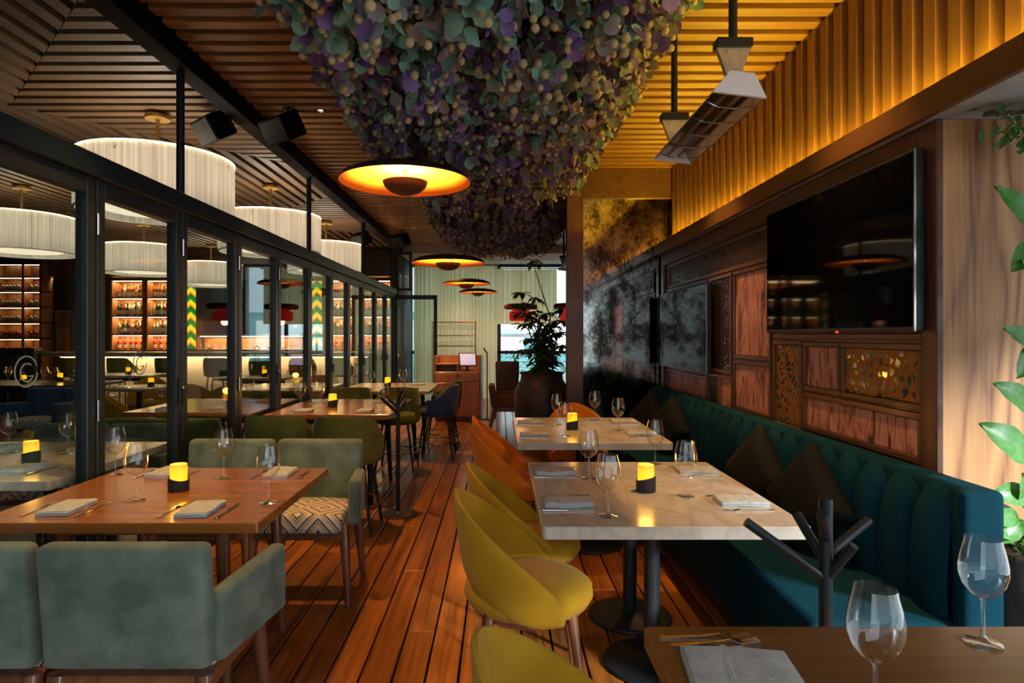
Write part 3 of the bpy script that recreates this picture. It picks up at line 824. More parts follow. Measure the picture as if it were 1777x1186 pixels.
# teal banquette
bq = thing('banquette', 'long teal velvet banquette with fluted back along the panelled wall', 'banquette', (0, 2.1, 0))
part(MB().cbox(1.12, 1.64, .04, 4.42, 0, .16, .004), 'plinth', 'black_metal', bq)
part(MB().rbox(1.03, 1.60, 0, 4.42, .155, .455, .05, None, 6), 'seat', 'banquette', bq, 60)
part(MB().rbox(1.552, 1.668, 0, 4.42, .15, .907, .03, None, 4), 'back_core', 'banquette', bq, 60)
part(MB().rbox(1.525, 1.669, -.02, .05, .15, .905, .025, None, 2), 'end_panel', 'banquette', bq, 60)
PATH = [(1.515, .40), (1.497, .5), (1.495, .62), (1.503, .74), (1.518, .81), (1.538, .85), (1.56, .878), (1.582, .890), (1.60, .893)]
def chan(u, v):
    k = v * (len(PATH) - 1); i = min(int(k), len(PATH) - 2); f = k - i
    px = PATH[i][0] * (1 - f) + PATH[i + 1][0] * f; pz = PATH[i][1] * (1 - f) + PATH[i + 1][1] * f
    i0 = max(0, i - 1); i1 = min(len(PATH) - 1, i + 2)
    dx, dz = PATH[i1][0] - PATH[i0][0], PATH[i1][1] - PATH[i0][1]; l = math.hypot(dx, dz)
    nx, nz = -dz / l, dx / l
    b = .044 * (1 - abs(2 * u - 1) ** 2.6) - .024
    e = math.sin(PI * min(1, max(0, v))) ** .25 if 0 < v < 1 else 0
    b = b * e
    return (px + nx * b, .19 * u, pz + nz * b)
ch_me = MB().grid(lambda u, v: chan(u, v), 12, 18).mesh('channel', 'banquette', 80)
for k in range(23): link('channel', ch_me, bq, (0, .045 + k * .19, 0))
# scatter pillows
def pillow_mesh(sz=.40, t=.075):
    mb = MB()
    def P(u, v, s):
        a, b = 2 * u - 1, 2 * v - 1
        pin = 1 - .10 * (1 - abs(a) ** 2) * abs(b) ** 3; pin2 = 1 - .10 * (1 - abs(b) ** 2) * abs(a) ** 3
        h = t * max(0, (1 - a ** 4) * (1 - b ** 4)) ** .5
        return (s * h, a * sz / 2 * pin2, b * sz / 2 * pin)
    mb.grid(lambda u, v: P(u, v, 1), 14, 14); n0 = len(mb.f); mb.grid(lambda u, v: P(u, v, -1), 14, 14)
    for q in range(n0, len(mb.f)): mb.f[q] = tuple(reversed(mb.f[q]))
    return mb.mesh('pillow', 'pillow_dark', 70)
PM = pillow_mesh()
for k, (px, py, pz, rz, lab) in enumerate(((1.395, 2.87, .665, .25, 'dark square pillow on the banquette, nearest the front end'), (1.40, 3.46, .66, .2, 'dark square pillow on the banquette, second from the front end'),
                                           (1.39, 5.15, .665, .3, 'dark square pillow on the banquette, third from the front end'), (1.36, 5.75, .66, .5, 'dark square pillow on the banquette, right by the mirror'))):
    o = link('pillow', PM, None, (px, py, pz)); tag(o, lab, 'pillow', 'pillows on the banquette')
    o.rotation_mode = 'QUATERNION'
    o.rotation_quaternion = Euler((0, .13, rz)).to_quaternion() @ Euler((math.radians(45), 0, 0)).to_quaternion()
# chairs
ym = barrel_chair('mustard', '')
put(ym, 'mustard velvet barrel chair nearest the camera at the near marble table', (.115, 2.47, 0), .0, 'mustard barrel chairs')
put(ym, 'mustard velvet barrel chair second from the front at the near marble table', (.135, 3.0, 0), .05, 'mustard barrel chairs')
put(ym, 'mustard velvet barrel chair whose top edge alone shows at the bottom frame', (.235, 1.255, 0), -.03, 'mustard barrel chairs')
oc = barrel_chair('orange_velvet', '')
put(oc, 'orange velvet barrel chair, nearer one on the aisle side of the far marble table', (.10, 4.2, 0), 0, 'orange barrel chairs')
put(oc, 'orange velvet barrel chair, farther one on the aisle side of the far marble table', (.09, 4.72, 0), .04, 'orange barrel chairs')
put(oc, 'orange velvet barrel chair at the far end of the far marble table', (.66, 5.34, 0), -PI / 2, 'orange barrel chairs')
# ware, near marble table
setting(.272, 2.515, .75, 0, 'near aisle', T1, (.13, -.175))
setting(.272, 3.08, .75, 0, 'far aisle', T1, (.145, -.13))
setting(.965, 2.53, .75, PI, 'near banquette', T1, (.19, -.10))
setting(.965, 3.10, .75, PI, 'far banquette', T1, (.155, -.19))
candle('glowing candle in a dark cup on the near white marble table', (.63, 2.72, .75))
# far marble table
setting(.235, 4.22, .75, 0, 'near aisle', T2, (.20, -.03))
setting(.235, 4.83, .75, 0, 'far aisle', T2, (.20, -.10))
setting(.955, 4.25, .75, PI, 'near banquette', T2, (.12, -.19))
setting(.955, 4.85, .75, PI, 'far banquette', T2, (.2, -.14))
candle('glowing candle in a dark cup on the far white marble table', (.52, 4.5, .75))
# front right table
spot('napkin', NAP_ME, 'folded grey napkin on the oak table in the front right corner', 'napkin', (.475, 1.235, .75), -.12, 'napkins').scale = (1.12, 1.6, 1)
spot('fork', FORK_ME, 'upper of two forks on the oak table in front right corner', 'fork', (.455, 1.405, .75), .04, 'forks')
spot('fork', FORK_ME, 'lower of two forks on the oak table in front right corner', 'fork', (.468, 1.375, .75), .10, 'forks')
wine_glass('large empty wine glass nearest the camera on the front right oak table', (.656, 1.105, .75), 'wine glasses')
wine_glass('empty wine glass by the right frame edge on the front oak table', (1.05, 1.375, .75), 'wine glasses')

# ================================================================ TERRACE, LEFT ROW
L1 = 'the near wooden table by the glass doors'
L2 = 'the second wooden table by the glass doors'
L3 = 'the third table by the glass doors'
table('dining_table', 'near reddish wooden table against the folding glass doors', -1.895, -.86, 2.262, 3.2, .75, 'tabletop', 'wood', .04, 'wooden tables', r=.01)
table('high_table', 'second wooden table by the glass doors, with green stools', -1.89, -.88, 5.1, 6.35, .78, 'tabletop', 'metal', .04, 'wooden tables', r=.01)
table('high_table', 'third table by the glass doors, before the open door leaf', -1.85, -.80, 7.25, 8.5, .78, 'marble', 'metal', .04, None)
ac = armchair('sage', '', arms=(1,)); al = armchair('sage', '', arms=(-1,))
G = 'sage green armchairs at the near wooden table'
put(ac, 'sage green armchair seen from behind with its right arm whole', (-1.105, 2.075, 0), 0, G)
put(al, 'sage green armchair seen from behind, cut off by left frame edge', (-1.625, 2.075, 0), 0, G)
put(al, 'sage green armchair facing the camera, zigzag seat, next to the aisle', (-1.055, 3.55, 0), PI, G)
put(ac, 'sage green armchair facing the camera, next to the glass doors', (-1.577, 3.55, 0), PI, G)
setting(-1.655, 2.43, .75, PI / 2, 'near left', L1, (.145, -.18))
setting(-1.135, 2.41, .75, PI / 2, 'near right', L1, (.12, -.215))
setting(-1.60, 3.06, .75, -PI / 2, 'far left', L1, (.02, -.24))
setting(-1.05, 3.05, .75, -PI / 2, 'far right', L1, (.08, -.24))
candle('glowing candle in a dark cup on the near wooden table', (-1.38, 2.73, .75))
st = bar_stool('olive', '')
GS = 'olive green stools by the glass doors'
put(st, 'olive green stool with its back to us, beside the glass doors', (-1.62, 4.72, 0), PI / 2, GS)
put(st, 'olive green stool with its back to us, beside the aisle', (-1.10, 4.66, 0), PI / 2, GS)
put(st, 'olive stool on the far side of the second wooden table, aisle end', (-1.08, 6.72, 0), -PI / 2, GS)
put(st, 'olive stool on the far side of the second wooden table, door end', (-1.6, 6.72, 0), -PI / 2, GS)
sb = bar_stool('bluevelvet', '')
put(sb, 'blue velvet stool with thin black legs at the third table', (-.72, 7.35, 0), PI, 'blue stools')
put(st, 'olive green stool at the aisle side of third table, farther one', (-.72, 7.98, 0), PI, GS)
setting(-1.63, 5.3, .78, PI / 2, 'near left', L2, (.22, .1))
setting(-1.12, 5.3, .78, PI / 2, 'near right', L2, (.06, -.14))
setting(-1.63, 6.13, .78, -PI / 2, 'far left', L2, (.2, -.12))
setting(-1.12, 6.13, .78, -PI / 2, 'far right', L2, (.12, .19))
wine_glass('empty wine glass right beside the candle on the second wooden table', (-1.59, 5.62, .78), 'wine glasses')
candle('glowing candle in a dark cup on the second wooden table', (-1.48, 5.64, .78))
candle('glowing candle on the third table in front of the black door', (-1.38, 7.85, .78))
setting(-1.05, 7.5, .78, PI, 'near aisle', L3, (.1, -.1), cut=False)
setting(-1.05, 8.15, .78, PI, 'far aisle', L3, (.0, .16), cut=False)
setting(-1.6, 7.5, .78, 0, 'near door', L3, (.1, -.1), cut=False)

# coat trees
def coat_tree(label, loc, rz=0, s=1.0):
    t = thing('coat_tree', label, 'coat stand', loc, rz, 'black coat trees')
    part(MB().lathe([(0, 0), (.148, 0), (.15, .005), (.145, .011), (.03, .018), (.0175, .03)], 28), 'base', 'black_metal', t, 40)
    part(MB().tube([(0, 0, .015), (0, 0, 1.005 * s)], .0165, 12), 'pole', 'black_metal', t, 40)
    for a, z, l, e in ((.15, .86, .155, .55), (PI - .2, .80, .24, .62), (PI + .9, .90, .13, .75), (-.9, .80, .12, 1.0), (1.8, .84, .14, .8)):
        part(MB().tube([(0, 0, z), (l * math.cos(a) * math.cos(e), l * math.sin(a) * math.cos(e), z + l * math.sin(e))], .0125, 10), 'branch', 'black_metal', t, 40)
    return t
coat_tree('black coat tree standing before the teal banquette at right', (.83, 1.61, 0), .1)
coat_tree('black coat tree standing in the aisle beside the wooden table', (-.80, 5.02, 0), 1.2)
# ================================================================ LAMPS ON THE TERRACE
plain('dish_gold', (.85, .30, .03), .5, .1)
plain('dish_top', (.05, .028, .016), .5, .3)
plain('dish_bowl', (.10, .042, .018), .5, .3)
def dish_pendant(label, loc, e):
    p = thing('dish_pendant', label, 'pendant lamp', loc, 0, 'golden dish pendants')
    R = .375
    part(MB().lathe([(R, 0), (R * .94, .026), (R * .78, .052), (R * .5, .070), (R * .25, .077), (0, .079)], 48), 'reflector_dish', 'dish_gold', p, 60)
    part(MB().lathe([(R, 0.0), (R + .003, .004), (R * .945, .033), (R * .78, .059), (R * .5, .077), (R * .25, .085), (0.01, .087)], 48), 'dish_back', 'dish_top', p, 60)
    part(MB().lathe([(0, -.072), (.05, -.068), (.09, -.052), (.117, -.028), (.13, .002), (.124, .002), (.11, -.024), (.08, -.045), (0, -.058)], 32), 'bowl', 'dish_bowl', p, 60)
    part(MB().tube([(0, 0, -.05), (0, 0, .08)], .010, 8), 'stem', 'dish_bowl', p, 60)
    part(MB().lathe([(.05, -.03), (.085, -.03), (.085, -.012), (.05, -.012), (.05, -.03)], 24), 'bulb_ring', 'led_bulb', p, 60)
    part(MB().tube([(0, 0, .08), (0, 0, ZC + .08 - loc[2])], .0022, 6), 'cable', 'paper', p)
    lamp('SPOT', 'bulb', p, (0, 0, .012), e, (1, .60, .2), .03, (PI, 0, 0), spot=math.radians(174), blend=.15)
    return p
dish_pendant('golden dish pendant nearest the camera, hanging under the flower canopy', (-.54, 3.65, 2.30), 140)
dish_pendant('second golden dish pendant down the aisle, before the pale curtain', (-.52, 6.5, 2.155), 130)
dish_pendant('third golden dish pendant down the aisle, small in the distance', (-.51, 9.9, 2.215), 130)
dish_pendant('fourth and farthest golden dish pendant, smallest of the row', (-.41, 12.4, 2.25), 120)

def downlight(x, y, label, e, spot_deg=70, col=(1, .57, .2), z=ZC):
    d = thing('downlight', label, 'ceiling spot', (x, y, z + .004), 0, 'recessed ceiling spots')
    part(MB().lathe([(.022, .03), (.026, .0), (.034, -.003), (.034, .03)], 16), 'trim_ring', 'black_metal', d, 40)
    part(MB().lathe([(.0, .012), (.022, .012)], 16), 'lens', 'daylight_spot', d)
    lamp('SPOT', 'bulb', d, (0, 0, -.01), e, col, .03, (0, 0, 0), spot=math.radians(spot_deg), blend=.8)
k = 0
for yy, nm in ((2.75, 'near'), (4.9, 'second'), (7.7, 'third'), (10.2, 'fourth')):
    downlight(-1.38, yy, 'small recessed ceiling spot above the %s table of the left row' % nm, 130)
for yy, nm in ((2.85, 'near'), (4.55, 'far')):
    downlight(1.28, yy, 'small recessed ceiling spot above the %s marble table' % nm, 110)
downlight(-.45, 8.2, 'small recessed ceiling spot over the middle of the aisle', 130)
downlight(-.75, 1.6, 'small recessed ceiling spot over the front of the aisle', 230, 85)

# ================================================================ HEATERS
def heater(label, loc, rol=0.12):
    h = thing('patio_heater', label, 'heater', loc, 0, 'hanging patio heaters')
    L = .93
    for yy in (.06, L - .04):
        p = part(MB().tube([(.03, yy, .22), (.03, yy, ZC + .05 - loc[2])], .0165, 10), 'pole', 'black_metal', h, 40)
        part(MB().cbox(-.04, .10, yy - .03, yy + .03, .205, .24, .003), 'pole_foot', 'black_metal', p)
        mb = MB().add([(-.036, yy - .012, .205), (.096, yy - .012, .205), (.052, yy - .012, .085), (.008, yy - .012, .085), (-.036, yy + .012, .205), (.096, yy + .012, .205), (.052, yy + .012, .085), (.008, yy + .012, .085)],
                      [(0, 3, 2, 1), (4, 5, 6, 7), (0, 1, 5, 4), (1, 2, 6, 5), (2, 3, 7, 6), (3, 0, 4, 7)])
        br = part(mb, 'bracket', 'heater_metal', h)
        part(MB().tube([(.03, yy - .018, .10), (.03, yy + .018, .10)], .008, 8).tube([(.0, yy - .016, .19), (.0, yy + .016, .19)], .005, 8).tube([(.06, yy - .016, .19), (.06, yy + .016, .19)], .005, 8), 'bolt', 'steel', br, 40)
    b = link('body', None)
    bm = MB(); pr = [(-.10, 0), (-.045, .085), (.045, .085), (.10, 0)]; pi_ = [(-.094, .0), (-.041, .078), (.041, .078), (.094, 0)]
    for a, q in ((pr, 1), (pi_, -1)):
        for i in range(3):
            v = [(a[i][0], 0, a[i][1]), (a[i + 1][0], 0, a[i + 1][1]), (a[i + 1][0], L, a[i + 1][1]), (a[i][0], L, a[i][1])]
            bm.cur = 0 if q > 0 else 1
            bm.add(v, [(0, 1, 2, 3) if q > 0 else (3, 2, 1, 0)])
    bm.cur = 0
    for i in (0, 3): bm.add([(pr[i][0], 0, 0), (pr[i][0], L, 0), (pi_[i][0], L, 0), (pi_[i][0], 0, 0)], [(0, 1, 2, 3), (3, 2, 1, 0)])
    me = bm.mesh('housing', ['heater_metal', 'heater_inside'])
    bpy.data.objects.remove(b)
    b = link('housing', me, h, (.03, 0, 0), (0, rol, 0))
    for yy in (0, L):
        s = 1 if yy else -1
        part(MB().prism([(p[0] * 1.03, p[1] * 1.03) for p in pr], 0, .014), 'end_cap', plain('heater_cap', (.9, .9, .88), .5) if 'heater_cap' not in MATS else 'heater_cap', b, loc=(0, yy if s > 0 else yy, -.001), rot=(PI / 2, 0, 0))
    for q in (-.028, .028): part(MB().tube([(q, .02, .032), (q, L - .02, .032)], .009, 10), 'quartz_tube', plain('quartz', (.30, .2, .13), .2, .4) if 'quartz' not in MATS else 'quartz', b, 40)
    for i in range(5):
        yy = .1 + i * .18
        part(MB().tube([(-.092, yy, .004), (-.03, yy + .05, .008), (.03, yy + .05, .008), (.092, yy, .004)], .0025, 6), 'guard_wire', 'steel', b, 40)
    return h
heater('long steel patio heater hanging from two black poles, near one', (.885, 2.42, 2.335))
heater('distant steel patio heater hanging beside the pillar', (1.03, 9.5, 2.48))

# ================================================================ TELEVISIONS
def tv(label, y0, y1, z0, z1, led):
    t = thing('television', label, 'television', (1.64, (y0 + y1) / 2, (z0 + z1) / 2)); hy, hz = (y1 - y0) / 2, (z1 - z0) / 2
    part(MB().cbox(-.02, .02, -hy, hy, -hz, hz, .004), 'casing', 'black_plastic', t)
    part(MB().box(-.0215, -.0195, -hy + .012, hy - .012, -hz + .018, hz - .012), 'screen', 'screen', t)
    part(MB().cbox(-.0235, -.014, -hy - .001, -hy + .003, -hz, hz, .001), 'bezel', 'steel', t)
    part(MB().cbox(.02, .06, -.25, .25, -.2, .2, .003), 'wall_mount', 'black_metal', t)
    if led: part(MB().cbox(-.024, -.015, -.12, -.11, -hz - .006, -hz + .004, .001), 'standby_light', emit('red_led', (1, .01, .01), 3), t)
tv('large black television on the panelled wall at right', 2.47, 3.84, 1.435, 2.15, True)
tv('smaller black television on the panelled wall beside the mirror', 4.95, 6.39, 1.115, 1.83, False)

# ================================================================ SPEAKERS
def speaker(label, loc, rz):
    s = thing('loudspeaker', label, 'speaker', loc, rz, 'ceiling loudspeakers')
    R3 = Euler((.55, 0, 0)).to_matrix()
    def f(p): return R3 @ p
    part(MB().rbox(-.15, .15, -.085, .085, -.095, .095, .012, f), 'cabinet', 'matte_black', s, 40)
    part(MB().rbox(-.135, .135, -.092, -.083, -.082, .082, .004, f), 'grille', plain('grille', (.014, .014, .015), .8, bump=.4, bscale=300) if 'grille' not in MATS else 'grille', s, 40)
    part(MB().tube([(0, .03, .05), (0, .05, ZC - loc[2])], .012, 8).cbox(-.04, .04, .02, .08, ZC - loc[2] - .012, ZC - loc[2], .002), 'bracket', 'black_metal', s, 40)
speaker('black loudspeaker left of the ceiling beam, above the large drum shade', (-2.16, 4.8, 2.99), -.75)
speaker('black loudspeaker right of the ceiling beam, near the flower canopy', (-1.64, 4.8, 2.99), -.65)
speaker('black loudspeaker left of the ceiling beam, far down the room', (-2.22, 10.2, 2.97), -.75)
speaker('black loudspeaker right of the ceiling beam, far down the room', (-1.62, 10.4, 2.97), -.65)

# ================================================================ DRUM LAMPS INDOORS
def mat_shade():
    m, t, b = nt('string_shade'); t.nodes.remove(b); out = t.nodes['Material Output']
    mp = coords(t, (60, 60, .7))
    n = N(t, 'ShaderNodeTexNoise'); n.inputs['Scale'].default_value = 1; n.inputs['Detail'].default_value = 2
    t.links.new(mp.outputs[0], n.inputs['Vector'])
    r = ramp(t, [(.3, (.42, .39, .33)), (.7, (.74, .71, .64))]); t.links.new(n.outputs['Fac'], r.inputs[0])
    d = N(t, 'ShaderNodeBsdfDiffuse'); tl = N(t, 'ShaderNodeBsdfTranslucent'); mx = N(t, 'ShaderNodeMixShader'); mx.inputs[0].default_value = .5
    for q in (d, tl): t.links.new(r.outputs[0], q.inputs[0])
    t.links.new(d.outputs[0], mx.inputs[1]); t.links.new(tl.outputs[0], mx.inputs[2]); t.links.new(mx.outputs[0], out.inputs[0])
mat_shade()
emit('led_ring', (1, .74, .42), 5.0)
emit('diffuser_glow', (1, .80, .55), .75)
def drum(label, x, y):
    p = thing('drum_lamp', label, 'pendant lamp', (x, y, 2.36), 0, 'white drum lamps indoors'); R = .555
    n = 120; mb = MB()
    def w(t): return R + .004 * math.sin(t * n * 2 * PI / 4)
    mb.grid(lambda u, v: (w(u) * math.cos(2 * PI * u), w(u) * math.sin(2 * PI * u), .42 * v), n, 4, True)
    part(mb, 'shade', 'string_shade', p, 80)
    part(MB().lathe([(R - .012, .415), (R + .004, .415), (R + .004, .424), (R - .012, .424), (R - .012, .415)], 64), 'top_ring', 'led_ring', p, 40)
    part(MB().lathe([(R - .012, 0), (R + .004, 0), (R + .004, .008), (R - .012, .008), (R - .012, 0)], 64), 'bottom_ring', 'creamfabric', p, 40)
    part(MB().lathe([(0, .03), (.40, .03), (.41, .035), (.40, .042), (0, .042)], 48), 'diffuser', 'diffuser_glow', p, 40)
    part(MB().tube([(0, 0, .042), (0, 0, ZC - 2.36)], .016, 10).lathe([(0, .74), (.09, .74), (.095, .755), (.09, .77), (.06, .79)], 24).tube([(-R, 0, .36), (R, 0, .36)], .006, 6).tube([(0, -R, .36), (0, R, .36)], .006, 6), 'stem', 'brass_lamp', p, 40)
    lamp('POINT', 'bulb', p, (0, 0, .22), 12, (1, .88, .72), .12)
drum('largest white string drum lamp, just behind the glass transom', -2.66, 4.94)
drum('second white string drum lamp behind the transom, row nearest the doors', -2.62, 7.27)
drum('third white string drum lamp behind the transom, farthest of its row', -2.62, 9.6)
drum('white string drum lamp seen through the first glass panel at left', -5.50, 7.3)
drum('white string drum lamp seen through the second glass panel, over the bar', -5.46, 9.75)
drum('white string drum lamp farthest back before the bar', -5.5, 12.1)

# ================================================================ FLOWER CANOPIES
LEAFV = {}
def leaf_geo(r, rnd):
    """cupped round leaf, 8 rim points, stalk at origin hanging down -Z, facing +Y"""
    vs = [(0, .006 * r / .03, -r * .95)]; n = 8
    for k in range(n):
        t = 2 * PI * k / n + PI / 2
        x = r * .93 * math.cos(t); z = -r + r * math.sin(t)
        vs.append((x, -.25 * abs(x) * .6 + .003 * math.sin(3 * t + rnd), z))
    fs = [(0, 1 + k, 1 + (k + 1) % n) for k in range(n)]
    return vs, fs
def ico(r, sub=1):
    bm = bmesh.new(); bmesh.ops.create_icosphere(bm, subdivisions=sub, radius=r)
    v = [tuple(q.co) for q in bm.verts]; f = [tuple(p.index for p in fc.verts) for fc in bm.faces]; bm.free()
    return v, f
ICO1, ICO2 = ico(1, 1), ico(1, 2)
CM = ['can_teal', 'can_green', 'can_purple', 'can_grey', 'can_berry', 'stem']
def canopy(label, x0, x1, y0, y1, zlow, nstr, parts, lsc, seed, rect=False):
    rg = random.Random(seed)
    c = thing('hanging_flower_canopy', label, 'flower canopy', ((x0 + x1) / 2, (y0 + y1) / 2, zlow))
    ox, oy, oz = c.location
    xc, hx = (x0 + x1) / 2, (x1 - x0) / 2
    def zb(x, y):
        a = abs(x - xc) / hx
        b = max(0, (y - (y1 - .9)) / .9); b2 = max(0, ((y0 + .5) - y) / .5)
        e = min(1.2, math.hypot(a ** 2.2, (b ** 2.2) if not rect else b * .3) + b2 * .3)
        return zlow + .50 * e ** 1.7 + .045 * math.sin(x * 9 + y * 5) * math.sin(y * 7 - x * 3)
    # dark inner mass
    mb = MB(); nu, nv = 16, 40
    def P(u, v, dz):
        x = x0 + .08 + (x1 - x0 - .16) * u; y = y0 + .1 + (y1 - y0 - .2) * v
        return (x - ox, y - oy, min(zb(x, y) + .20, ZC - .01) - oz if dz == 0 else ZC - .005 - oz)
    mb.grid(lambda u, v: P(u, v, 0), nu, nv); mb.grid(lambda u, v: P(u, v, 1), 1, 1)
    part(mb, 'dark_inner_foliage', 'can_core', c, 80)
    leaves = []; berries = []; stems = MB()
    for s in range(nstr):
        x = rg.uniform(x0, x1); y = rg.uniform(y0, y1) if not rect else y0 + (y1 - y0) * rg.random() ** 1.0
        b = zb(x, y) + rg.uniform(-.06, .10)
        if b > ZC - .05: b = ZC - .05 - rg.random() * .1
        top = min(b + rg.uniform(.25, .36), ZC)
        g = max(0, 1 - (y - 2.0) / 2.2) if not rect else 0.0
        left = max(0, min(1, .5 - x * .8))
        z = b; px, py = x, y
        pur = rg.random()
        while z < top:
            for q in (0, 1):
                r = lsc * rg.uniform(.65, 1.25)
                rr = rg.random()
                gg = min(1, max(0, (4.6 - y) / 2))
                if rr < .02 + .08 * gg + .5 * g * (.3 + left): m = 0
                elif rr < .14 + .26 * gg: m = 1
                elif rr < (.80 if pur < .7 else .5): m = 2
                else: m = 3
                leaves.append((px + rg.uniform(-.02, .02), py + rg.uniform(-.02, .02), z + rg.uniform(0, .04), r, rg.uniform(0, 2 * PI), rg.gauss(.35, .45), m, rg.random()))
            z += lsc * 1.6; px += rg.uniform(-.012, .012); py += rg.uniform(-.012, .012)
        if rg.random() < .85:
            for q in range(rg.randint(1, 3)):
                berries.append((x + rg.uniform(-.035, .035), y + rg.uniform(-.035, .035), b + rg.uniform(-.07, .09), lsc * rg.uniform(.40, .56)))
        if s % 3 == 0: stems.tube([(x - ox, y - oy, b - oz - .02), (px - ox, py - oy, top - oz)], .0013, 3, False)
    def vis(q):
        d = q[1]
        if d < .5: return False
        u = 866 + q[0] * 1100 / d; v = 582 - (q[2] - 1.42) * 1100 / d
        return -10 < u < 1787 and -10 < v < 1196
    rest = MB(); lm = {}
    if parts:
        leaves.sort(key=lambda q: (0 if vis(q) else 1, q[1] + 2.2 * (q[2] - zb(q[0], q[1]))))
        berries.sort(key=lambda q: (0 if vis(q) else 1, q[1] + 2.2 * (q[2] - zb(q[0], q[1]))))
    for i, (x, y, z, r, a, tl, m, rn) in enumerate(leaves):
        if i < parts:
            k = (m, int(rn * 3))
            if k not in lm:
                v, f = leaf_geo(1.0, k[1] * 2); lm[k] = MB().add(v, f).mesh('leaf', CM[m], 70)
            o = link('leaf', lm[k], c, (x - ox, y - oy, z - oz), (tl, 0, a)); o.scale = (r, r, r)
        else:
            v, f = leaf_geo(r, rn * 6)
            Mx = Matrix.Translation((x - ox, y - oy, z - oz)) @ Euler((tl, 0, a)).to_matrix().to_4x4()
            rest.cur = m; rest.add([Mx @ Vector(p) for p in v], f)
    bme = None
    for i, (x, y, z, r) in enumerate(berries):
        if i < parts:
            if bme is None: bme = MB().add(*ICO2).mesh('seed_ball', 'can_berry', 80)
            o = link('seed_ball', bme, c, (x - ox, y - oy, z - oz)); o.scale = (r, r, r * 1.08)
        else:
            rest.cur = 4; rest.add([(p[0] * r + x - ox, p[1] * r + y - oy, p[2] * r + z - oz) for p in ICO1[0]], ICO1[1])
    o = link('foliage', rest.mesh('foliage', CM, 80, merge=False), c); o['kind'] = 'stuff'
    o = part(stems, 'stem_threads', 'stem', c); o['kind'] = 'stuff'
    return c
canopy('large hanging canopy of purple and teal leaves with seed balls', -1.08, .90, 1.35, 6.15, 2.56, 1350, 300, .035, 3)
canopy('smaller darker hanging flower canopy farther down the aisle', -.93, .98, 7.3, 9.25, 2.56, 900, 0, .027, 5, True)
# ================================================================ FAR END OF THE TERRACE
def curtain(label, x0, x1, y, z0, z1, m='curtain_cloth', pitch=.085):
    c = thing('curtain', label, 'curtain', ((x0 + x1) / 2, y, z0)); w = x1 - x0; n = int(w / pitch) * 6
    part(MB().grid(lambda u, v: (-w / 2 + w * u, .03 * math.sin(u * w / pitch * 2 * PI + 1.6 * math.sin(u * 17)) + .014 * math.sin(u * 31 + v * 2), (z1 - z0) * v), n, 6), 'cloth', m, c, 80)
    part(MB().tube([(-w / 2 - .05, 0, z1 - z0 + .02), (w / 2 + .05, 0, z1 - z0 + .02)], .015, 8), 'rod', 'brass', c, 40)
curtain('pale green pleated curtain behind the host stand', -1.86, -.04, 13.85, .03, 2.93)
curtain('pale green pleated curtain behind the tall potted tree', -.05, 1.27, 13.87, 1.66, 2.86)
# brass shelf with hanging glasses
sh = thing('brass_shelf', 'thin brass shelf frame holding glassware behind the host stand', 'shelf', (-.9, 12.75, 0))
for sx in (-.43, .43):
    for sy in (-.14, .14): part(MB().tube([(sx, sy, 0), (sx, sy, 1.70)], .010, 8), 'upright', 'brass', sh, 40)
for z in (1.68, 1.41, 1.20, .6):
    part(MB().tube([(-.43, -.14, z), (.43, -.14, z), (.43, .14, z), (-.43, .14, z), (-.43, -.14, z)], .009, 6, False).box(-.43, .43, -.14, .14, z - .004, z + .002), 'shelf_board', 'brass', sh)
tumbler = MB().lathe([(0, .003), (.026, .003), (.03, .008), (.034, .1)], 14).mesh('tumbler', 'wine_glass', 70)
for i in range(9):
    g = link('wine_glass', None, None, (-1.27 + i * .092, 12.73, 1.412)); tag(g, 'wine glass on the upper board of the brass shelf', 'wine glass', 'glasses on the brass shelf, upper board')
    link('foot', GLASS_ME[0], g); link('bowl', GLASS_ME[1], g)
for i in range(8):
    tag(link('tumbler', tumbler, None, (-1.25 + i * .10, 12.73, 1.202)), 'glass tumbler on the lower board of the brass shelf', 'tumbler', 'tumblers on the brass shelf, lower board')
# host stand with screen
hs = thing('host_stand', 'pinkish wooden host stand with drawers and doors at aisle end', 'host stand', (-.67, 10.6, 0), -.06)
part(MB().cbox(-.385, .385, -.2, .24, .08, .82, .004).cbox(-.385, -.36, -.2, .24, .82, 1.08, .003).cbox(.36, .385, -.2, .24, .82, 1.08, .003).cbox(-.385, .385, .2, .24, .82, 1.08, .003).cbox(-.012, .012, -.2, .2, .82, .93, .002).cbox(-.36, 0, -.18, .2, .93, .95, .002), 'carcass', 'hostwood', hs)
part(MB().cbox(-.375, .375, -.17, .22, 0, .08, .003), 'plinth', 'band', hs)
for sx in (-1, 1):
    part(MB().cbox(sx * .19 - .178, sx * .19 + .178, -.218, -.2, .66, .80, .003), 'drawer', 'hostwood', hs)
    dd = part(MB().cbox(sx * .19 - .178, sx * .19 + .178, -.218, -.2, .10, .645, .003), 'cabinet_door', 'hostwood', hs)
    for k in range(9): part(MB().cbox(sx * .19 - .17 + k * .0395, sx * .19 - .146 + k * .0395, -.224, -.217, .11, .635, .002), 'reed', 'hostwood', dd)
sc = thing('till_screen', 'small tilted till screen standing on the host stand', 'screen', (-.53, 10.62, .822), .25)
part(MB().cbox(-.09, .09, -.08, .08, 0, .015, .003).tube([(0, .02, .01), (0, .0, .16)], .02, 8), 'foot', 'black_plastic', sc)
Rm = Euler((-.35, 0, 0)).to_matrix()
def tilt(mb): mb.v = [tuple(Rm @ Vector(p) + Vector((0, -.02, .19))) for p in mb.v]; return mb
part(tilt(MB().cbox(-.145, .145, -.012, .012, -.115, .115, .004)), 'casing', 'black_plastic', sc)
part(tilt(MB().box(-.13, .13, -.0135, -.0115, -.10, .10)), 'display', emit('till_glow', (.34, .30, .38), .9), sc)
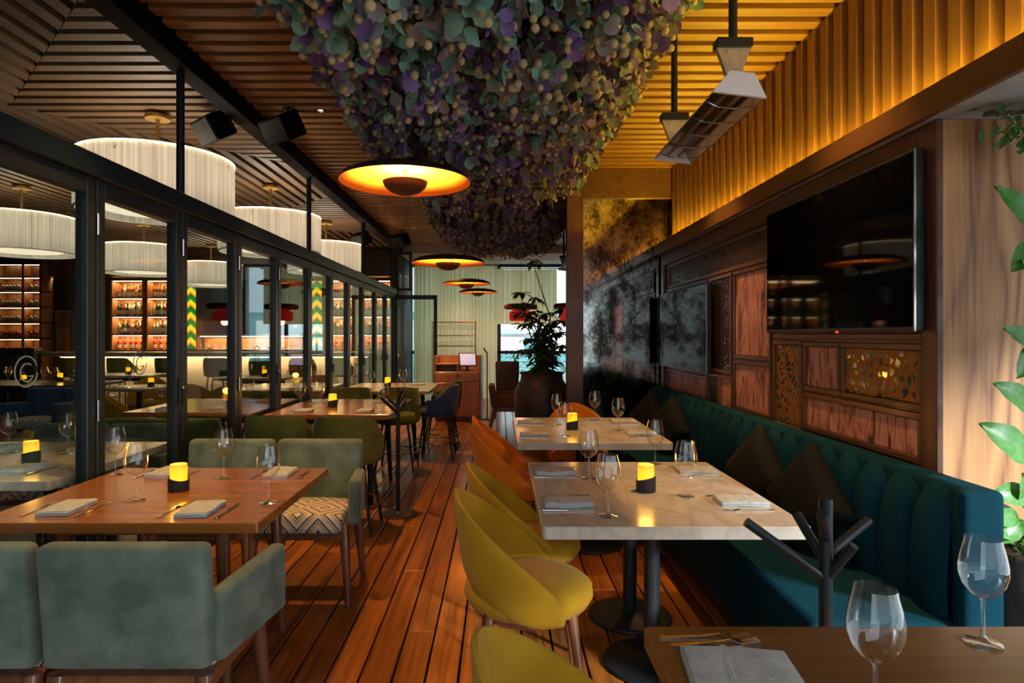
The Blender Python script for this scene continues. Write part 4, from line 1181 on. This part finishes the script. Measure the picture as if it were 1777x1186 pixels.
# slim black stand beside the host stand
sd = thing('floor_lamp', 'slim black floor lamp with bent head beside host stand', 'floor lamp', (-.2, 10.7, 0))
part(MB().lathe([(0, 0), (.12, 0), (.12, .008), (.015, .014)], 20), 'base', 'black_metal', sd, 40)
part(MB().tube([(0, 0, .01), (0, 0, 1.12)], .010, 8), 'pole', 'black_metal', sd)
part(MB().tube([(0, 0, 1.11), (-.06, 0, 1.2)], .012, 8), 'head', 'black_metal', sd)
# seats beyond
bc = armchair('brownleather', 'brown armchair with pale trim left of the big plant pot', 'creamfabric')
bc.location = (.12, 9.6, 0); bc.rotation_euler = (0, 0, -PI / 2); bc.scale = (1.15, 1.15, .84)
hb = thing('high_back_chair', 'charcoal high-backed chair behind the brown armchair', 'chair', (.14, 11.0, 0), 0)
part(MB().rbox(-.19, .19, -.24, -.16, .42, .98, .03, lambda p: (p.x * (1 + .12 * (p.z - .4)), p.y - .12 * (p.z - .4), p.z), 2), 'backrest', 'greyfabric', hb, 60)
part(MB().rbox(-.21, .21, -.2, .24, .36, .47, .04, None, 2), 'seat', 'greyfabric', hb, 60)
for sx in (-1, 1):
    for sy in (-1, 1): part(MB().tube([(sx * .17, sy * .17, .37), (sx * .2, sy * .21, 0)], [.02, .012], 8), 'leg', 'legwood', hb, 50)
bb = armchair('bluevelvet', 'blue velvet armchair behind the tall potted tree', 'bluevelvet'); bb.location = (.75, 11.3, 0)
table('dining_table', 'pale dining table behind the pillar and big plant pot', .85, 1.65, 8.6, 9.5, .75, 'marble', 'metal', .04)
wine_glass('empty wine glass on the pale table behind the pillar', (.97, 8.75, .75), 'wine glasses')
candle('glowing candle on the pale table behind the pillar', (1.12, 8.9, .75))
# potted tree
pt = thing('potted_tree', 'tall leafy schefflera in a big dark stone pot', 'potted plant', (.54, 8.0, 0))
part(MB().lathe([(0, 0), (.2, 0), (.26, .05), (.33, .3), (.355, .55), (.34, .74), (.27, .86), (.26, .92), (.29, .95), (.27, .955), (.24, .92), (0, .9)], 32), 'pot', 'potblack', pt, 60)
part(MB().lathe([(.0, .925), (.245, .915)], 20), 'soil', 'soil', pt)
lf = MB(); L = 1.0
lf.add([(0, 0, 0), (.16, .35, .03), (.13, .7, .0), (0, 1, -.12), (-.13, .7, .0), (-.16, .35, .03), (0, .35, -.02), (0, .7, -.06)], [(0, 1, 6), (1, 2, 7, 6), (2, 3, 7), (0, 6, 5), (6, 7, 4, 5), (7, 3, 4)])
leaf_s = lf.mesh('leaf', 'leaf_green', 80)
rg = random.Random(11); nl = 0; restl = MB()
for k in range(10):
    a = rg.uniform(0, 6.28); rr = rg.uniform(.03, .1)
    top = (rg.uniform(-.34, .3), rg.uniform(-.28, .25), [2.28, 1.95, 1.8, 1.75, 1.6, 1.5, 1.9, 1.3, 1.65, 1.4][k])
    if k == 0: top = (-.12, 0, 2.36)
    b0 = Vector((rr * math.cos(a), rr * math.sin(a), .92)); b1 = Vector(top); bm_ = (b0 + b1) / 2 + Vector((rg.uniform(-.08, .08), rg.uniform(-.08, .08), 0))
    if k == 0: bm_.x += .2
    part(MB().tube([b0, bm_, b1], [.013, .009, .005], 6, False), 'trunk', 'stem', pt, 60)
    nw = 7 if k else 6
    for j in range(nw):
        f = (.12 if k else .3) + (.88 if k else .7) * j / (nw - 1)
        p = b0.lerp(bm_, f * 2) if f < .5 else bm_.lerp(b1, f * 2 - 1)
        if k == 0 and .5 < f < .95: continue
        aa = rg.uniform(0, 6.28); q = p + Vector((math.cos(aa) * .13, math.sin(aa) * .13, .05)) * (rg.uniform(.5, 1.3) if f < .98 else .1)
        part(MB().tube([p, q], .003, 4, False), 'leaf_stalk', 'stem', pt)
        for i in range(7):
            t = aa + 2 * PI * i / 7; eu = (rg.uniform(-.75, .1), rg.uniform(-.3, .3), t); s = rg.uniform(.13, .20)
            if nl < 298: o = link('leaf', leaf_s, pt, q, eu); o.scale = (s * 1.1, s, s)
            else:
                Mx = Matrix.Translation(q) @ Euler(eu).to_matrix().to_4x4() @ Matrix.Scale(s, 4); restl.add([Mx @ Vector(p_) for p_ in lf.v], lf.f)
            nl += 1
if restl.v: part(restl, 'foliage', 'leaf_green', pt)['kind'] = 'stuff'
# red tiered pendants
def red_pendant(label, loc):
    p = thing('red_pendant', label, 'pendant lamp', loc, 0, 'red fringed pendants')
    part(MB().lathe([(.10, .0), (.215, -.01), (.235, -.10), (.22, -.19), (.19, -.2)], 28), 'lower_shade', 'redfabric', p, 60)
    part(MB().lathe([(.05, .0), (.17, .0), (.17, .045), (.05, .06)], 28), 'band', 'redfabric', p, 60)
    part(MB().lathe([(.0, .15), (.28, .14), (.33, .11), (.335, .06), (.30, .035), (.15, .04)], 32), 'upper_shade', 'maroon', p, 60)
    part(MB().tube([(0, 0, .14), (0, 0, (3.02 if loc[1] > 12.4 else ZC + .02) - loc[2])], .004, 6), 'cable', 'black_metal', p)
    lamp('POINT', 'bulb', p, (0, 0, -.22), 5, (1, .35, .15), .06)
red_pendant('red fringed pendant lamp in front of the pale curtain', (.43, 12.6, 1.90))
red_pendant('red fringed pendant lamp partly hidden by the pillar', (1.38, 12.2, 1.89))
# greenery and pots at the right frame edge
def big_leaf_mesh():
    mb = MB()
    def P(u, v):
        w = .42 * math.sin(PI * min(1, v * .96 + .02)) ** .8 * (1 - .35 * v)
        x = (2 * u - 1) * w
        return (x, v, .10 * abs(2 * u - 1) ** 1.4 * .5 - .28 * v * v + .02 * math.sin(v * 14) * abs(2 * u - 1))
    mb.grid(P, 6, 9)
    return mb.mesh('leaf', 'leaf_bright', 80)
BL = big_leaf_mesh()
cp = thing('climbing_plant', 'bright green broad-leaved climbing plant in a dark pot, right edge', 'plant', (1.87, 2.21, 0))
part(MB().lathe([(0, 0), (.12, 0), (.15, .2), (.17, .66), (.155, .675), (.14, .64), (0, .63)], 24), 'pot', 'potblack', cp, 60)
STEM = [Vector(q) for q in ((0, 0, .62), (.03, -.02, .9), (-.01, -.03, 1.2), (.03, -.03, 1.6), (.01, -.02, 1.9), (.03, -.02, 2.12))]
part(MB().tube(STEM, [.011, .010, .009, .008, .006, .004], 8), 'stem', 'leaf_green', cp, 60)
def PX(u, v, d): return Vector(((u - 866) * d / 1100 - 1.87, d - 2.21, 1.42 - (v - 582) * d / 1100))
for (u0, v0, u1, v1, s, rl) in ((1790, 395, 1752, 318, .15, .5), (1800, 420, 1768, 462, .11, -.4), (1800, 605, 1762, 566, .12, .7), (1800, 600, 1778, 650, .10, -.2), (1795, 712, 1748, 664, .14, .6),
                                (1790, 800, 1728, 735, .20, .55), (1785, 860, 1738, 855, .12, .3), (1765, 900, 1722, 890, .12, .9), (1770, 905, 1742, 940, .10, -.3), (1775, 880, 1790, 830, .12, .4), (1800, 500, 1790, 450, .12, .4), (1765, 925, 1735, 918, .08, .9),
                                (1810, 560, 1850, 520, .1, .3), (1810, 700, 1860, 660, .1, .5), (1810, 440, 1850, 400, .1, .2), (1810, 820, 1860, 800, .1, .4)):
    a, b = PX(u0, v0, 2.20), PX(u1, v1, 2.14); d = (b - a); ln = d.length
    yv = d.normalized(); zv = (Vector((.3 * rl, -1, .35))).normalized(); xv = yv.cross(zv).normalized(); zv = xv.cross(yv)
    o = link('leaf', BL, cp, a); o.rotation_euler = Matrix((xv, yv, zv)).transposed().to_euler(); o.scale = (ln * .75, ln * 1.0, ln * .9)
    zq = max(.66, a.z - .05)
    for i in range(len(STEM) - 1):
        if STEM[i].z <= zq <= STEM[i + 1].z: sp_ = STEM[i].lerp(STEM[i + 1], (zq - STEM[i].z) / (STEM[i + 1].z - STEM[i].z))
    part(MB().tube([sp_, (sp_ + a) / 2 + Vector((0, 0, .01)), a], .0035, 5, False), 'leaf_stalk', 'leaf_green', cp)
rg = random.Random(5)
for i in range(46):
    o = link('leaf', leaf_s, cp, (rg.uniform(-.08, .08), rg.uniform(-.08, .08), .66), (rg.uniform(.1, 1.2), 0, rg.uniform(0, 6.28))); s_ = rg.uniform(.06, .13); o.scale = (s_, s_, s_)
iv = thing('ivy', 'trailing ivy with pale round buds under the soffit at right', 'plant', (1.86, 2.3, 2.22))
part(MB().tube([(-.1, 0, .0), (.1, -.02, .01), (.35, -.03, .0), (.6, 0, .01)], .008, 6), 'stem', 'stem', iv)
for i in range(60):
    u = rg.random(); big = u > .35
    o = link('leaf', BL, iv, (-.12 + .34 * u, rg.uniform(-.09, .03), rg.uniform(-.09 if not big else -.11, .02)), (rg.uniform(-1.4, .3), rg.uniform(-.5, .5), rg.uniform(0, 6.28))); s = rg.uniform(.045, .08); o.scale = (s, s, s)
    if u < .3: o.data = leaf_s
bud = MB().add(*ICO2).mesh('bud', 'can_berry', 80)
for q in ((.0, -.1, -.115), (.03, -.09, -.14), (.06, -.1, -.10), (.09, -.08, -.12)):
    o = link('bud', bud, iv, q); o.scale = (.02,) * 3
part(MB().tube([(-.06, -.06, -.02), (-.03, -.08, -.09), (-.07, -.08, -.13), (-.04, -.08, -.15)], .003, 5), 'tendril', 'can_berry', iv)

# ================================================================ INDOORS
plain('bottle_amber', (.22, .055, .008), .12, spec=.7); plain('bottle_green', (.02, .07, .02), .12, spec=.7); plain('bottle_clear', (.45, .45, .40), .12, spec=.7)
plain('bottle_dark', (.02, .012, .01), .12, spec=.7); plain('bottle_red', (.35, .02, .012), .2); plain('label_paper', (.62, .56, .42), .7); plain('cap_gold', (.6, .36, .08), .3, .8)
def bottle_proto(i, m, h, r, shoulder):
    b = [MB().lathe([(0, 0), (r, 0), (r, shoulder * h), (r * .85, (shoulder + .07) * h), (r * .36, (shoulder + .17) * h), (r * .33, .93 * h)], 10).mesh('body', m, 50),
         MB().lathe([(r * 1.03, .12 * h), (r * 1.03, .42 * h)], 10).mesh('label_band', 'label_paper', 50),
         MB().lathe([(r * .38, .9 * h), (r * .38, h), (0, h)], 8).mesh('cap', 'cap_gold' if i % 2 else 'black_plastic', 50)]
    return b
BOT = [bottle_proto(i, *a) for i, a in enumerate((('bottle_amber', .30, .038, .58), ('bottle_clear', .29, .040, .55), ('bottle_green', .31, .036, .6), ('bottle_dark', .28, .045, .5), ('bottle_red', .27, .040, .6), ('bottle_amber', .24, .05, .5), ('bottle_clear', .33, .034, .62)))]
rg = random.Random(21)
def bottle(x, y, z, label, group, kind=None, tilt_=None):
    kd_ = kind if kind is not None else rg.randrange(len(BOT)); p = BOT[kd_]
    if '%s' in label: label = label % ('amber', 'clear', 'green', 'black', 'red', 'squat amber', 'tall clear')[kd_]
    b = thing('bottle', label, 'bottle', (x, y, z), rg.uniform(0, 6), group)
    for q in p: link(q.name.split('.')[0], q, b)
    if tilt_: b.rotation_euler = tilt_
    return b
YB = 14.0
ROWS = [1.10, 1.45, 1.855, 2.26]
def bar_unit(label, x0, x1, nm, per):
    w = x1 - x0
    u = thing('bar_shelving', label, 'bar shelf', (x0, YB, 0), 0, 'lit bar shelving')
    part(MB().box(0, w, .32, .36, .0, 2.66), 'back_panel', 'barwood', u)
    for q in (0, w - .05): part(MB().cbox(q, q + .05, 0, .34, 0, 2.66, .004), 'side_panel', 'barwood', u)
    part(MB().cbox(0, w, 0, .34, 2.62, 2.68, .004), 'top_panel', 'barwood', u)
    part(MB().cbox(.05, w - .05, .02, .33, 0, 1.06, .004), 'base_cabinet', 'walnut', u)
    for k, z in enumerate(ROWS):
        part(MB().cbox(.05, w - .05, .01, .33, z - .035, z, .003), 'shelf_board', 'barwood', u)
        zt = ROWS[k + 1] - .036 if k < 3 else 2.62
        part(MB().box(.06, w - .06, .03, .045, zt - .010, zt), 'led_strip', 'led_bar', u)
        lamp('AREA', 'shelf_light', u, (w / 2, .17, zt - .02), 7.0, (1, .62, .28), w - .15, sizey=.2)
        for s in range(per):
            bx = x0 + .1 + (w - .2) * (s + .5) / per + rg.uniform(-.015, .015)
            for row in ((.12, .25) if k in (1, 2) else (.15,)):
                if k == 0 and s % 2: continue
                kd = 0 if k == 3 and rg.random() < .7 else None
                if k == 0: kd = 4
                bottle(bx + (.03 if row > .2 else 0), YB + row, z + .001, '%s bottle on the ' + '%s board of %s' % (('lowest', 'second', 'third', 'top')[k], nm), 'bottles, %s board of %s' % (('lowest', 'second', 'third', 'top')[k], nm), kd)
    return u
bar_unit('lit bar shelving of bottles, leftmost unit before the navy wall', -8.60, -7.84, 'the leftmost bar shelf', 9)
bar_unit('lit bar shelving of bottles beside the left stained glass column', -7.82, -7.0, 'the second bar shelf', 9)
bar_unit('lit bar shelving of bottles beside the right stained glass column', -3.88, -3.2, 'the third bar shelf', 8)
bar_unit('lit bar shelving of bottles, rightmost unit by the black door', -3.18, -2.36, 'the rightmost bar shelf', 9)
def column(label, x):
    c = thing('stained_glass_column', label, 'glass column', (x, YB + .02, 1.12), 0, 'stained glass columns')
    part(MB().cbox(-.12, .12, .02, .3, -1.12, 1.55, .004), 'casing', 'walnut', c)
    part(MB().box(-.105, .105, 0, .02, .0, 1.5), 'glass_panel', 'stained_glass', c)
column('backlit yellow and green stained glass column, left one', -6.82)
column('backlit yellow and green stained glass column, right one', -4.03)
bt = thing('television', 'wide black screen behind the bar between the stained glass columns', 'television', (-5.45, 14.2, 2.0))
part(MB().cbox(-1.2, 1.2, -.03, .03, -.58, .6, .006), 'casing', 'black_plastic', bt); part(MB().box(-1.18, 1.18, -.032, -.03, -.56, .58), 'screen', 'screen', bt)
bs = thing('back_counter', 'low lit back counter under the wide black bar screen', 'counter', (-5.45, 14.1, 0))
part(MB().cbox(-1.25, 1.25, -.12, .3, 0, 1.08, .004), 'cabinet', 'walnut', bs); part(MB().cbox(-1.25, 1.25, -.15, .3, 1.08, 1.11, .004), 'countertop', 'stonetop', bs)
part(MB().box(-1.22, 1.22, .24, .3, 1.11, 1.4), 'splashback', 'barwood', bs); part(MB().box(-1.2, 1.2, .0, .02, 1.385, 1.4), 'led_strip', 'led_bar', bs)
lamp('AREA', 'shelf_light', bs, (0, .1, 1.37), 22, (1, .66, .3), 2.3, sizey=.15)
for i in range(26):
    tag(link('tumbler', tumbler, None, (-6.6 + i * .09, 14.08 + (i % 2) * .08, 1.112)), 'glass tumbler on the back counter under the bar screen', 'tumbler', 'tumblers on the back counter').scale = (1.1, 1.1, 1.4)
# bar counter
cb = thing('bar_counter', 'long stone bar counter lit from under its edge', 'bar counter', (-5.6, 12.6, 0))
part(MB().cbox(-3.3, 3.15, -.30, .32, 1.0, 1.085, .006), 'countertop', 'stonetop', cb)
part(MB().cbox(-3.1, 3.0, .0, .28, 0, 1.0, .004), 'front_panel', 'barfront', cb)
part(MB().cbox(2.72, 3.05, -.02, .28, 0, 1.0, .006), 'end_panel', 'barwood', cb)
part(MB().box(-3.1, 3.0, -.04, -.02, .985, .998), 'led_strip', 'led_bar', cb)
lamp('AREA', 'edge_light', cb, (0, -.14, .985), 26, (1, .68, .36), 5.8, sizey=.08)
fr = bar_stool('olive', '', .74); 
for i, xx in enumerate((-8.0, -7.1, -6.2, -5.3, -4.45, -3.7, -3.0)):
    put(fr, 'olive bar stool at the stone bar counter, number %s from the right end' % ('seventh sixth fifth fourth third second first'.split()[i]), (xx, 11.95, 0), PI / 2 + rg.uniform(-.2, .2), 'olive bar stools at the counter')
# wine rack and divider at far left
wk = thing('wine_rack', 'lit wooden wine rack at the far left edge', 'wine rack', (-10.6, 13.3, 0))
part(MB().box(0, 1.0, .3, .34, 0, 2.95), 'back_panel', 'barwood', wk)
for q in (0, .58, .95): part(MB().cbox(q, q + .05, 0, .32, 0, 2.95, .004), 'side_panel', 'barwood', wk)
for z in (1.0, 1.33, 1.66, 1.99, 2.32, 2.62, 2.9):
    part(MB().cbox(0, 1.0, 0, .32, z, z + .04, .004), 'shelf_board', 'barwood', wk)
    if z > 1.0:
        part(MB().box(.06, .94, .02, .035, z - .008, z), 'led_strip', 'led_bar', wk)
        lamp('AREA', 'shelf_light', wk, (.5, .15, z - .02), 1.2, (1, .6, .28), .8, sizey=.2)
for z, nm in ((1.04, 'lowest'), (1.37, 'second'), (1.70, 'third'), (2.03, 'fourth'), (2.36, 'top')):
    for i in range(7):
        xx = -10.5 + i * .075 if i < 5 else -9.93 + (i - 5) * .1
        bottle(xx, 13.56, z + .05, 'wine bottle lying tilted on the %s board of the wine rack' % nm, 'bottles in the wine rack, %s board' % nm, 1 if z > 1.5 else 4, (1.3, 0, .2))
dv = thing('booth_divider', 'dark green fluted booth back with wooden cap at far left', 'divider', (-9.0, 11.2, 0))
for i in range(11): part(MB().rbox(-.95 + i * .16, -.79 + i * .16, -.06, .06, 0, 1.14, .04), 'flute', 'sage' if False else 'pillow_green', dv, 60) if 'pillow_green' in MATS else (velvet('pillow_green', (.02, .03, .024), (.03, .042, .034)), part(MB().rbox(-.95 + i * .16, -.79 + i * .16, -.06, .06, 0, 1.14, .04), 'flute', 'pillow_green', dv, 60))
part(MB().cbox(-1.0, .86, -.1, .1, 1.14, 1.2, .006), 'cap', 'walnut', dv)
cbn = thing('side_cabinet', 'dark wooden cabinet between wine rack and navy wall', 'cabinet', (-9.3, 13.9, 0))
part(MB().cbox(-.3, .38, -.2, .3, 0, 1.95, .006), 'body', 'walnut', cbn); part(MB().cbox(-.26, .03, -.215, -.2, 1.05, 1.6, .003), 'door_leaf', 'barwood', cbn)
# tables, seats and ware behind the glass
I1, I2, I3, I4, I5 = 'the near indoor table', 'the second indoor table', 'the third indoor table', 'the blue-topped indoor table', 'the far indoor table'
table('marble_table', 'white marble table just behind the first glass doors', -3.15, -2.06, 2.9, 3.98, .75, 'marble', 'pedestal', .045)
setting(-2.36, 3.14, .75, PI / 2, 'near', I1, None); setting(-2.42, 3.72, .75, -PI / 2, 'far', I1, (.16, -.0)); setting(-2.9, 3.72, .75, -PI / 2, 'far left', I1, (.1, .1))
candle('glowing candle on the marble table behind the glass doors', (-2.45, 3.32, .75))
put(ac, 'sage armchair behind the glass, facing us beyond the marble table', (-2.98, 4.22, 0), PI, None); put(al, 'sage armchair behind the glass, facing us next to the door frame', (-2.45, 4.22, 0), PI, None)
bn = thing('bench', 'olive green bench back seen through the glass doors', 'bench', (-2.6, 4.75, 0))
part(MB().rbox(-.52, .52, -.08, .02, .42, .80, .03, None, 3), 'backrest', 'olive', bn, 60); part(MB().rbox(-.52, .52, 0, .42, .36, .48, .04, None, 3), 'seat', 'olive', bn, 60)
for sx in (-1, 1):
    for sy in (0, .36): part(MB().tube([(sx * .45, sy, .37), (sx * .47, sy, 0)], .018, 8), 'leg', 'legwood', bn)
table('high_table', 'wooden table indoors behind the second pair of glass doors', -3.12, -2.06, 5.25, 6.4, .78, 'tabletop', 'metal', .04, r=.01)
setting(-2.4, 5.45, .78, PI / 2, 'near right', I2, (.06, -.05)); setting(-2.85, 5.45, .78, PI / 2, 'near left', I2, (.1, .1)); setting(-2.5, 6.2, .78, -PI / 2, 'far', I2, (.1, .1))
candle('glowing candle on the wooden table indoors, behind the third post', (-2.40, 5.7, .78))
table('high_table', 'wooden table indoors behind the middle glass doors', -3.15, -2.06, 7.3, 8.4, .78, 'tabletop', 'metal', .04, r=.01)
setting(-2.4, 7.5, .78, PI / 2, 'near', I3, (.1, .1)); setting(-2.4, 8.15, .78, -PI / 2, 'far', I3, (.1, .1))
put(st, 'olive stool indoors between second and third indoor tables', (-2.55, 6.82, 0), PI / 2, 'olive stools indoors'); put(st, 'olive stool indoors behind the third indoor table', (-2.5, 8.85, 0), -PI / 2, 'olive stools indoors')
put(ym, 'mustard barrel chair indoors, turned sideways left of the round table', (-4.35, 7.35, 0), .5, 'mustard chairs indoors')
put(ym, 'mustard barrel chair indoors, behind the small round table', (-4.95, 8.95, 0), -1.2, 'mustard chairs indoors')
put(ym, 'mustard barrel chair indoors, back to us near middle glass door', (-3.88, 8.05, 0), 1.9, 'mustard chairs indoors')
put(ym, 'mustard barrel chair indoors, turned left near the middle glass door', (-3.5, 7.5, 0), 2.8, 'mustard chairs indoors')
rt = thing('round_table', 'small dark round table between mustard chairs indoors', 'table', (-4.68, 8.25, 0))
part(MB().lathe([(0, .715), (.38, .715), (.40, .722), (.40, .745), (.39, .75), (0, .75)], 36), 'tabletop', 'stonetop', rt, 40)
part(MB().tube([(0, 0, .02), (0, 0, .715)], .035, 12), 'column', 'black_metal', rt, 40); part(MB().lathe([(0, 0), (.22, 0), (.22, .012), (.05, .03)], 24), 'base', 'black_metal', rt, 40)
candle('glowing candle on the small round table indoors', (-4.5, 8.2, .75)); wine_glass('empty wine glass on the small round table indoors', (-4.72, 8.1, .75), 'wine glasses')
coat_tree('black coat tree indoors left of the round table', (-5.28, 8.05, 0), .5)
table('dining_table', 'dark blue table with glasses seen through the first glass door', -7.3, -5.5, 8.3, 9.3, .76, plain('bluetop', (.03, .05, .065), .25), 'metal', .04)
for i, xx in enumerate((-6.62, -6.2, -6.0, -5.75, -6.9)): wine_glass('empty wine glass on the dark blue table, number %s from the right' % ('four three two one five'.split()[i]), (xx, 8.55 + .1 * (i % 2), .76), 'wine glasses')
candle('glowing candle, left one on the dark blue table', (-6.45, 8.6, .76)); candle('glowing candle, right one on the dark blue table', (-6.3, 9.1, .76))
ba = armchair('bluevelvet', 'blue velvet armchair with patterned seat behind first glass door'); ba.location = (-5.25, 7.25, 0); ba.rotation_euler = (0, 0, PI); ba.scale = (1.1, 1, 1)
table('dining_table', 'dark dining table indoors in front of the bar stools', -4.4, -3.3, 9.7, 10.5, .76, 'stonetop', 'metal', .04)
candle('glowing candle on the dark dining table near the bar', (-3.7, 10.0, .76)); wine_glass('empty wine glass on the dark dining table near the bar', (-3.9, 9.9, .76), 'wine glasses')
gd = barrel_chair('olive', 'olive barrel chair indoors beside the dark dining table'); gd.location = (-2.95, 9.35, 0); gd.rotation_euler = (0, 0, 2.6)
table('dining_table', 'dark dining table indoors left of the coat tree', -7.0, -5.7, 10.3, 11.1, .76, 'stonetop', 'metal', .04)
candle('glowing candle on the dark table left of the coat tree', (-6.2, 10.6, .76))
dr = thing('potted_dracaena', 'dark spiky potted plant indoors beside the black door', 'potted plant', (-2.32, 11.1, 0))
part(MB().lathe([(0, 0), (.14, 0), (.18, .45), (.16, .46), (0, .42)], 20), 'pot', 'potblack', dr, 60); part(MB().tube([(0, 0, .42), (.02, 0, .95)], .02, 8), 'trunk', 'stem', dr)
for i in range(40):
    o = link('leaf', leaf_s, dr, (.02, 0, .6 + .35 * rg.random()), (rg.uniform(.1, 1.1), 0, rg.uniform(0, 6.28))); s = rg.uniform(.22, .36); o.scale = (s * .5, s, s)

downlight(-.9, 13.1, 'added fill spot washing the curtain behind the host stand', 60, 95, (1, .8, .5), 3.02)  # unseen lamp added to warm and brighten the curtain
downlight(.5, 13.1, 'added fill spot washing the curtain behind the potted tree', 60, 95, (1, .8, .5), 3.02)  # second added fill for the curtain, no fitting seen there
downlight(-.75, 10.0, 'added fill spot brightening the host stand', 130, 60)  # extra lamp put in to lift the host stand's wood
downlight(-9.6, 13.62, 'small ceiling spot in front of the navy wall', 25, 80, (1, .93, .85), 2.68)

# ================================================================ STREET BEHIND THE CAMERA (seen in mirrors and glass)
struct(part(MB().box(-6, 12, -14.2, -3.0, -.14, -.05), 'ground', plain('paving', (.30, .30, .29), .8, c2=(.22, .22, .21), nscale=3)))
fc = tag(link('street_facade', None, None, (2.0, -13, -.05)), 'white house front across the street, seen only in reflections', 'building')
part(MB().box(-8, 9, 0, .3, 0, 4.2), 'wall', plain('facade', (.8, .8, .77), .8), fc)
part(MB().cbox(-8, 9, -.9, .1, 2.75, 2.9, .01), 'awning', 'dark_void', fc)
for i in range(9):
    w_ = part(MB().cbox(-7.4 + i * 1.8, -6.3 + i * 1.8, -.04, .02, .9, 2.5, .01), 'window', 'dark_void', fc)
    part(MB().cbox(-6.9 + i * 1.8, -6.85 + i * 1.8, -.06, -.03, .9, 2.5, .005), 'mullion', 'facade', w_)

# ================================================================ OUTSIDE BEYOND THE REAR WINDOW
struct(part(MB().box(-6, 9, 14.75, 24.5, -.14, -.05), 'ground', 'paving'))
ps = thing('patio_umbrella', 'white patio umbrella outside the rear window', 'umbrella', (1.05, 17.2, -.05))
part(MB().lathe([(1.5, 1.42), (1.45, 1.50), (.7, 1.78), (0, 1.98)], 8).lathe([(1.5, 1.42), (0, 1.9)], 8), 'canopy', plain('white_canvas', (.85, .86, .85), .8), ps)
part(MB().tube([(0, 0, 0), (0, 0, 2.0)], .03, 8), 'pole', 'steel', ps)
hf = thing('house_front', 'blue green house front outside the rear window', 'building', (1.5, 23, -.05))
part(MB().box(-7, 7, 0, .3, 0, 2.3), 'wall', plain('teal_front', (.10, .24, .26), .8, c2=(.2, .36, .36), nscale=1.2), hf)
for i in range(6): part(MB().cbox(-5.8 + i * 2, -4.6 + i * 2, -.04, .02, .9, 2.0, .01), 'window', 'facade', hf)
for i, (xx, yy, hh) in enumerate(((-.1, 16.2, .95), (1.9, 16.6, 1.2), (.5, 18.6, 1.0))):
    sh_ = thing('shrub', ('low green shrub outside the window, left one', 'taller green shrub outside the window, right one', 'green shrub farther out behind the umbrella')[i], 'shrub', (xx, yy, -.05))
    part(MB().tube([(0, 0, 0), (0, 0, hh * .7)], .025, 6), 'stem', 'stem', sh_)
    for q in range(60):
        t_ = rg.uniform(0, 6.28); r_ = rg.uniform(0, .3); o = link('leaf', leaf_s, sh_, (r_ * math.cos(t_), r_ * math.sin(t_), hh * rg.uniform(.3, 1)), (rg.uniform(-.6, .9), 0, rg.uniform(0, 6.28))); s_ = rg.uniform(.15, .28); o.scale = (s_, s_, s_)
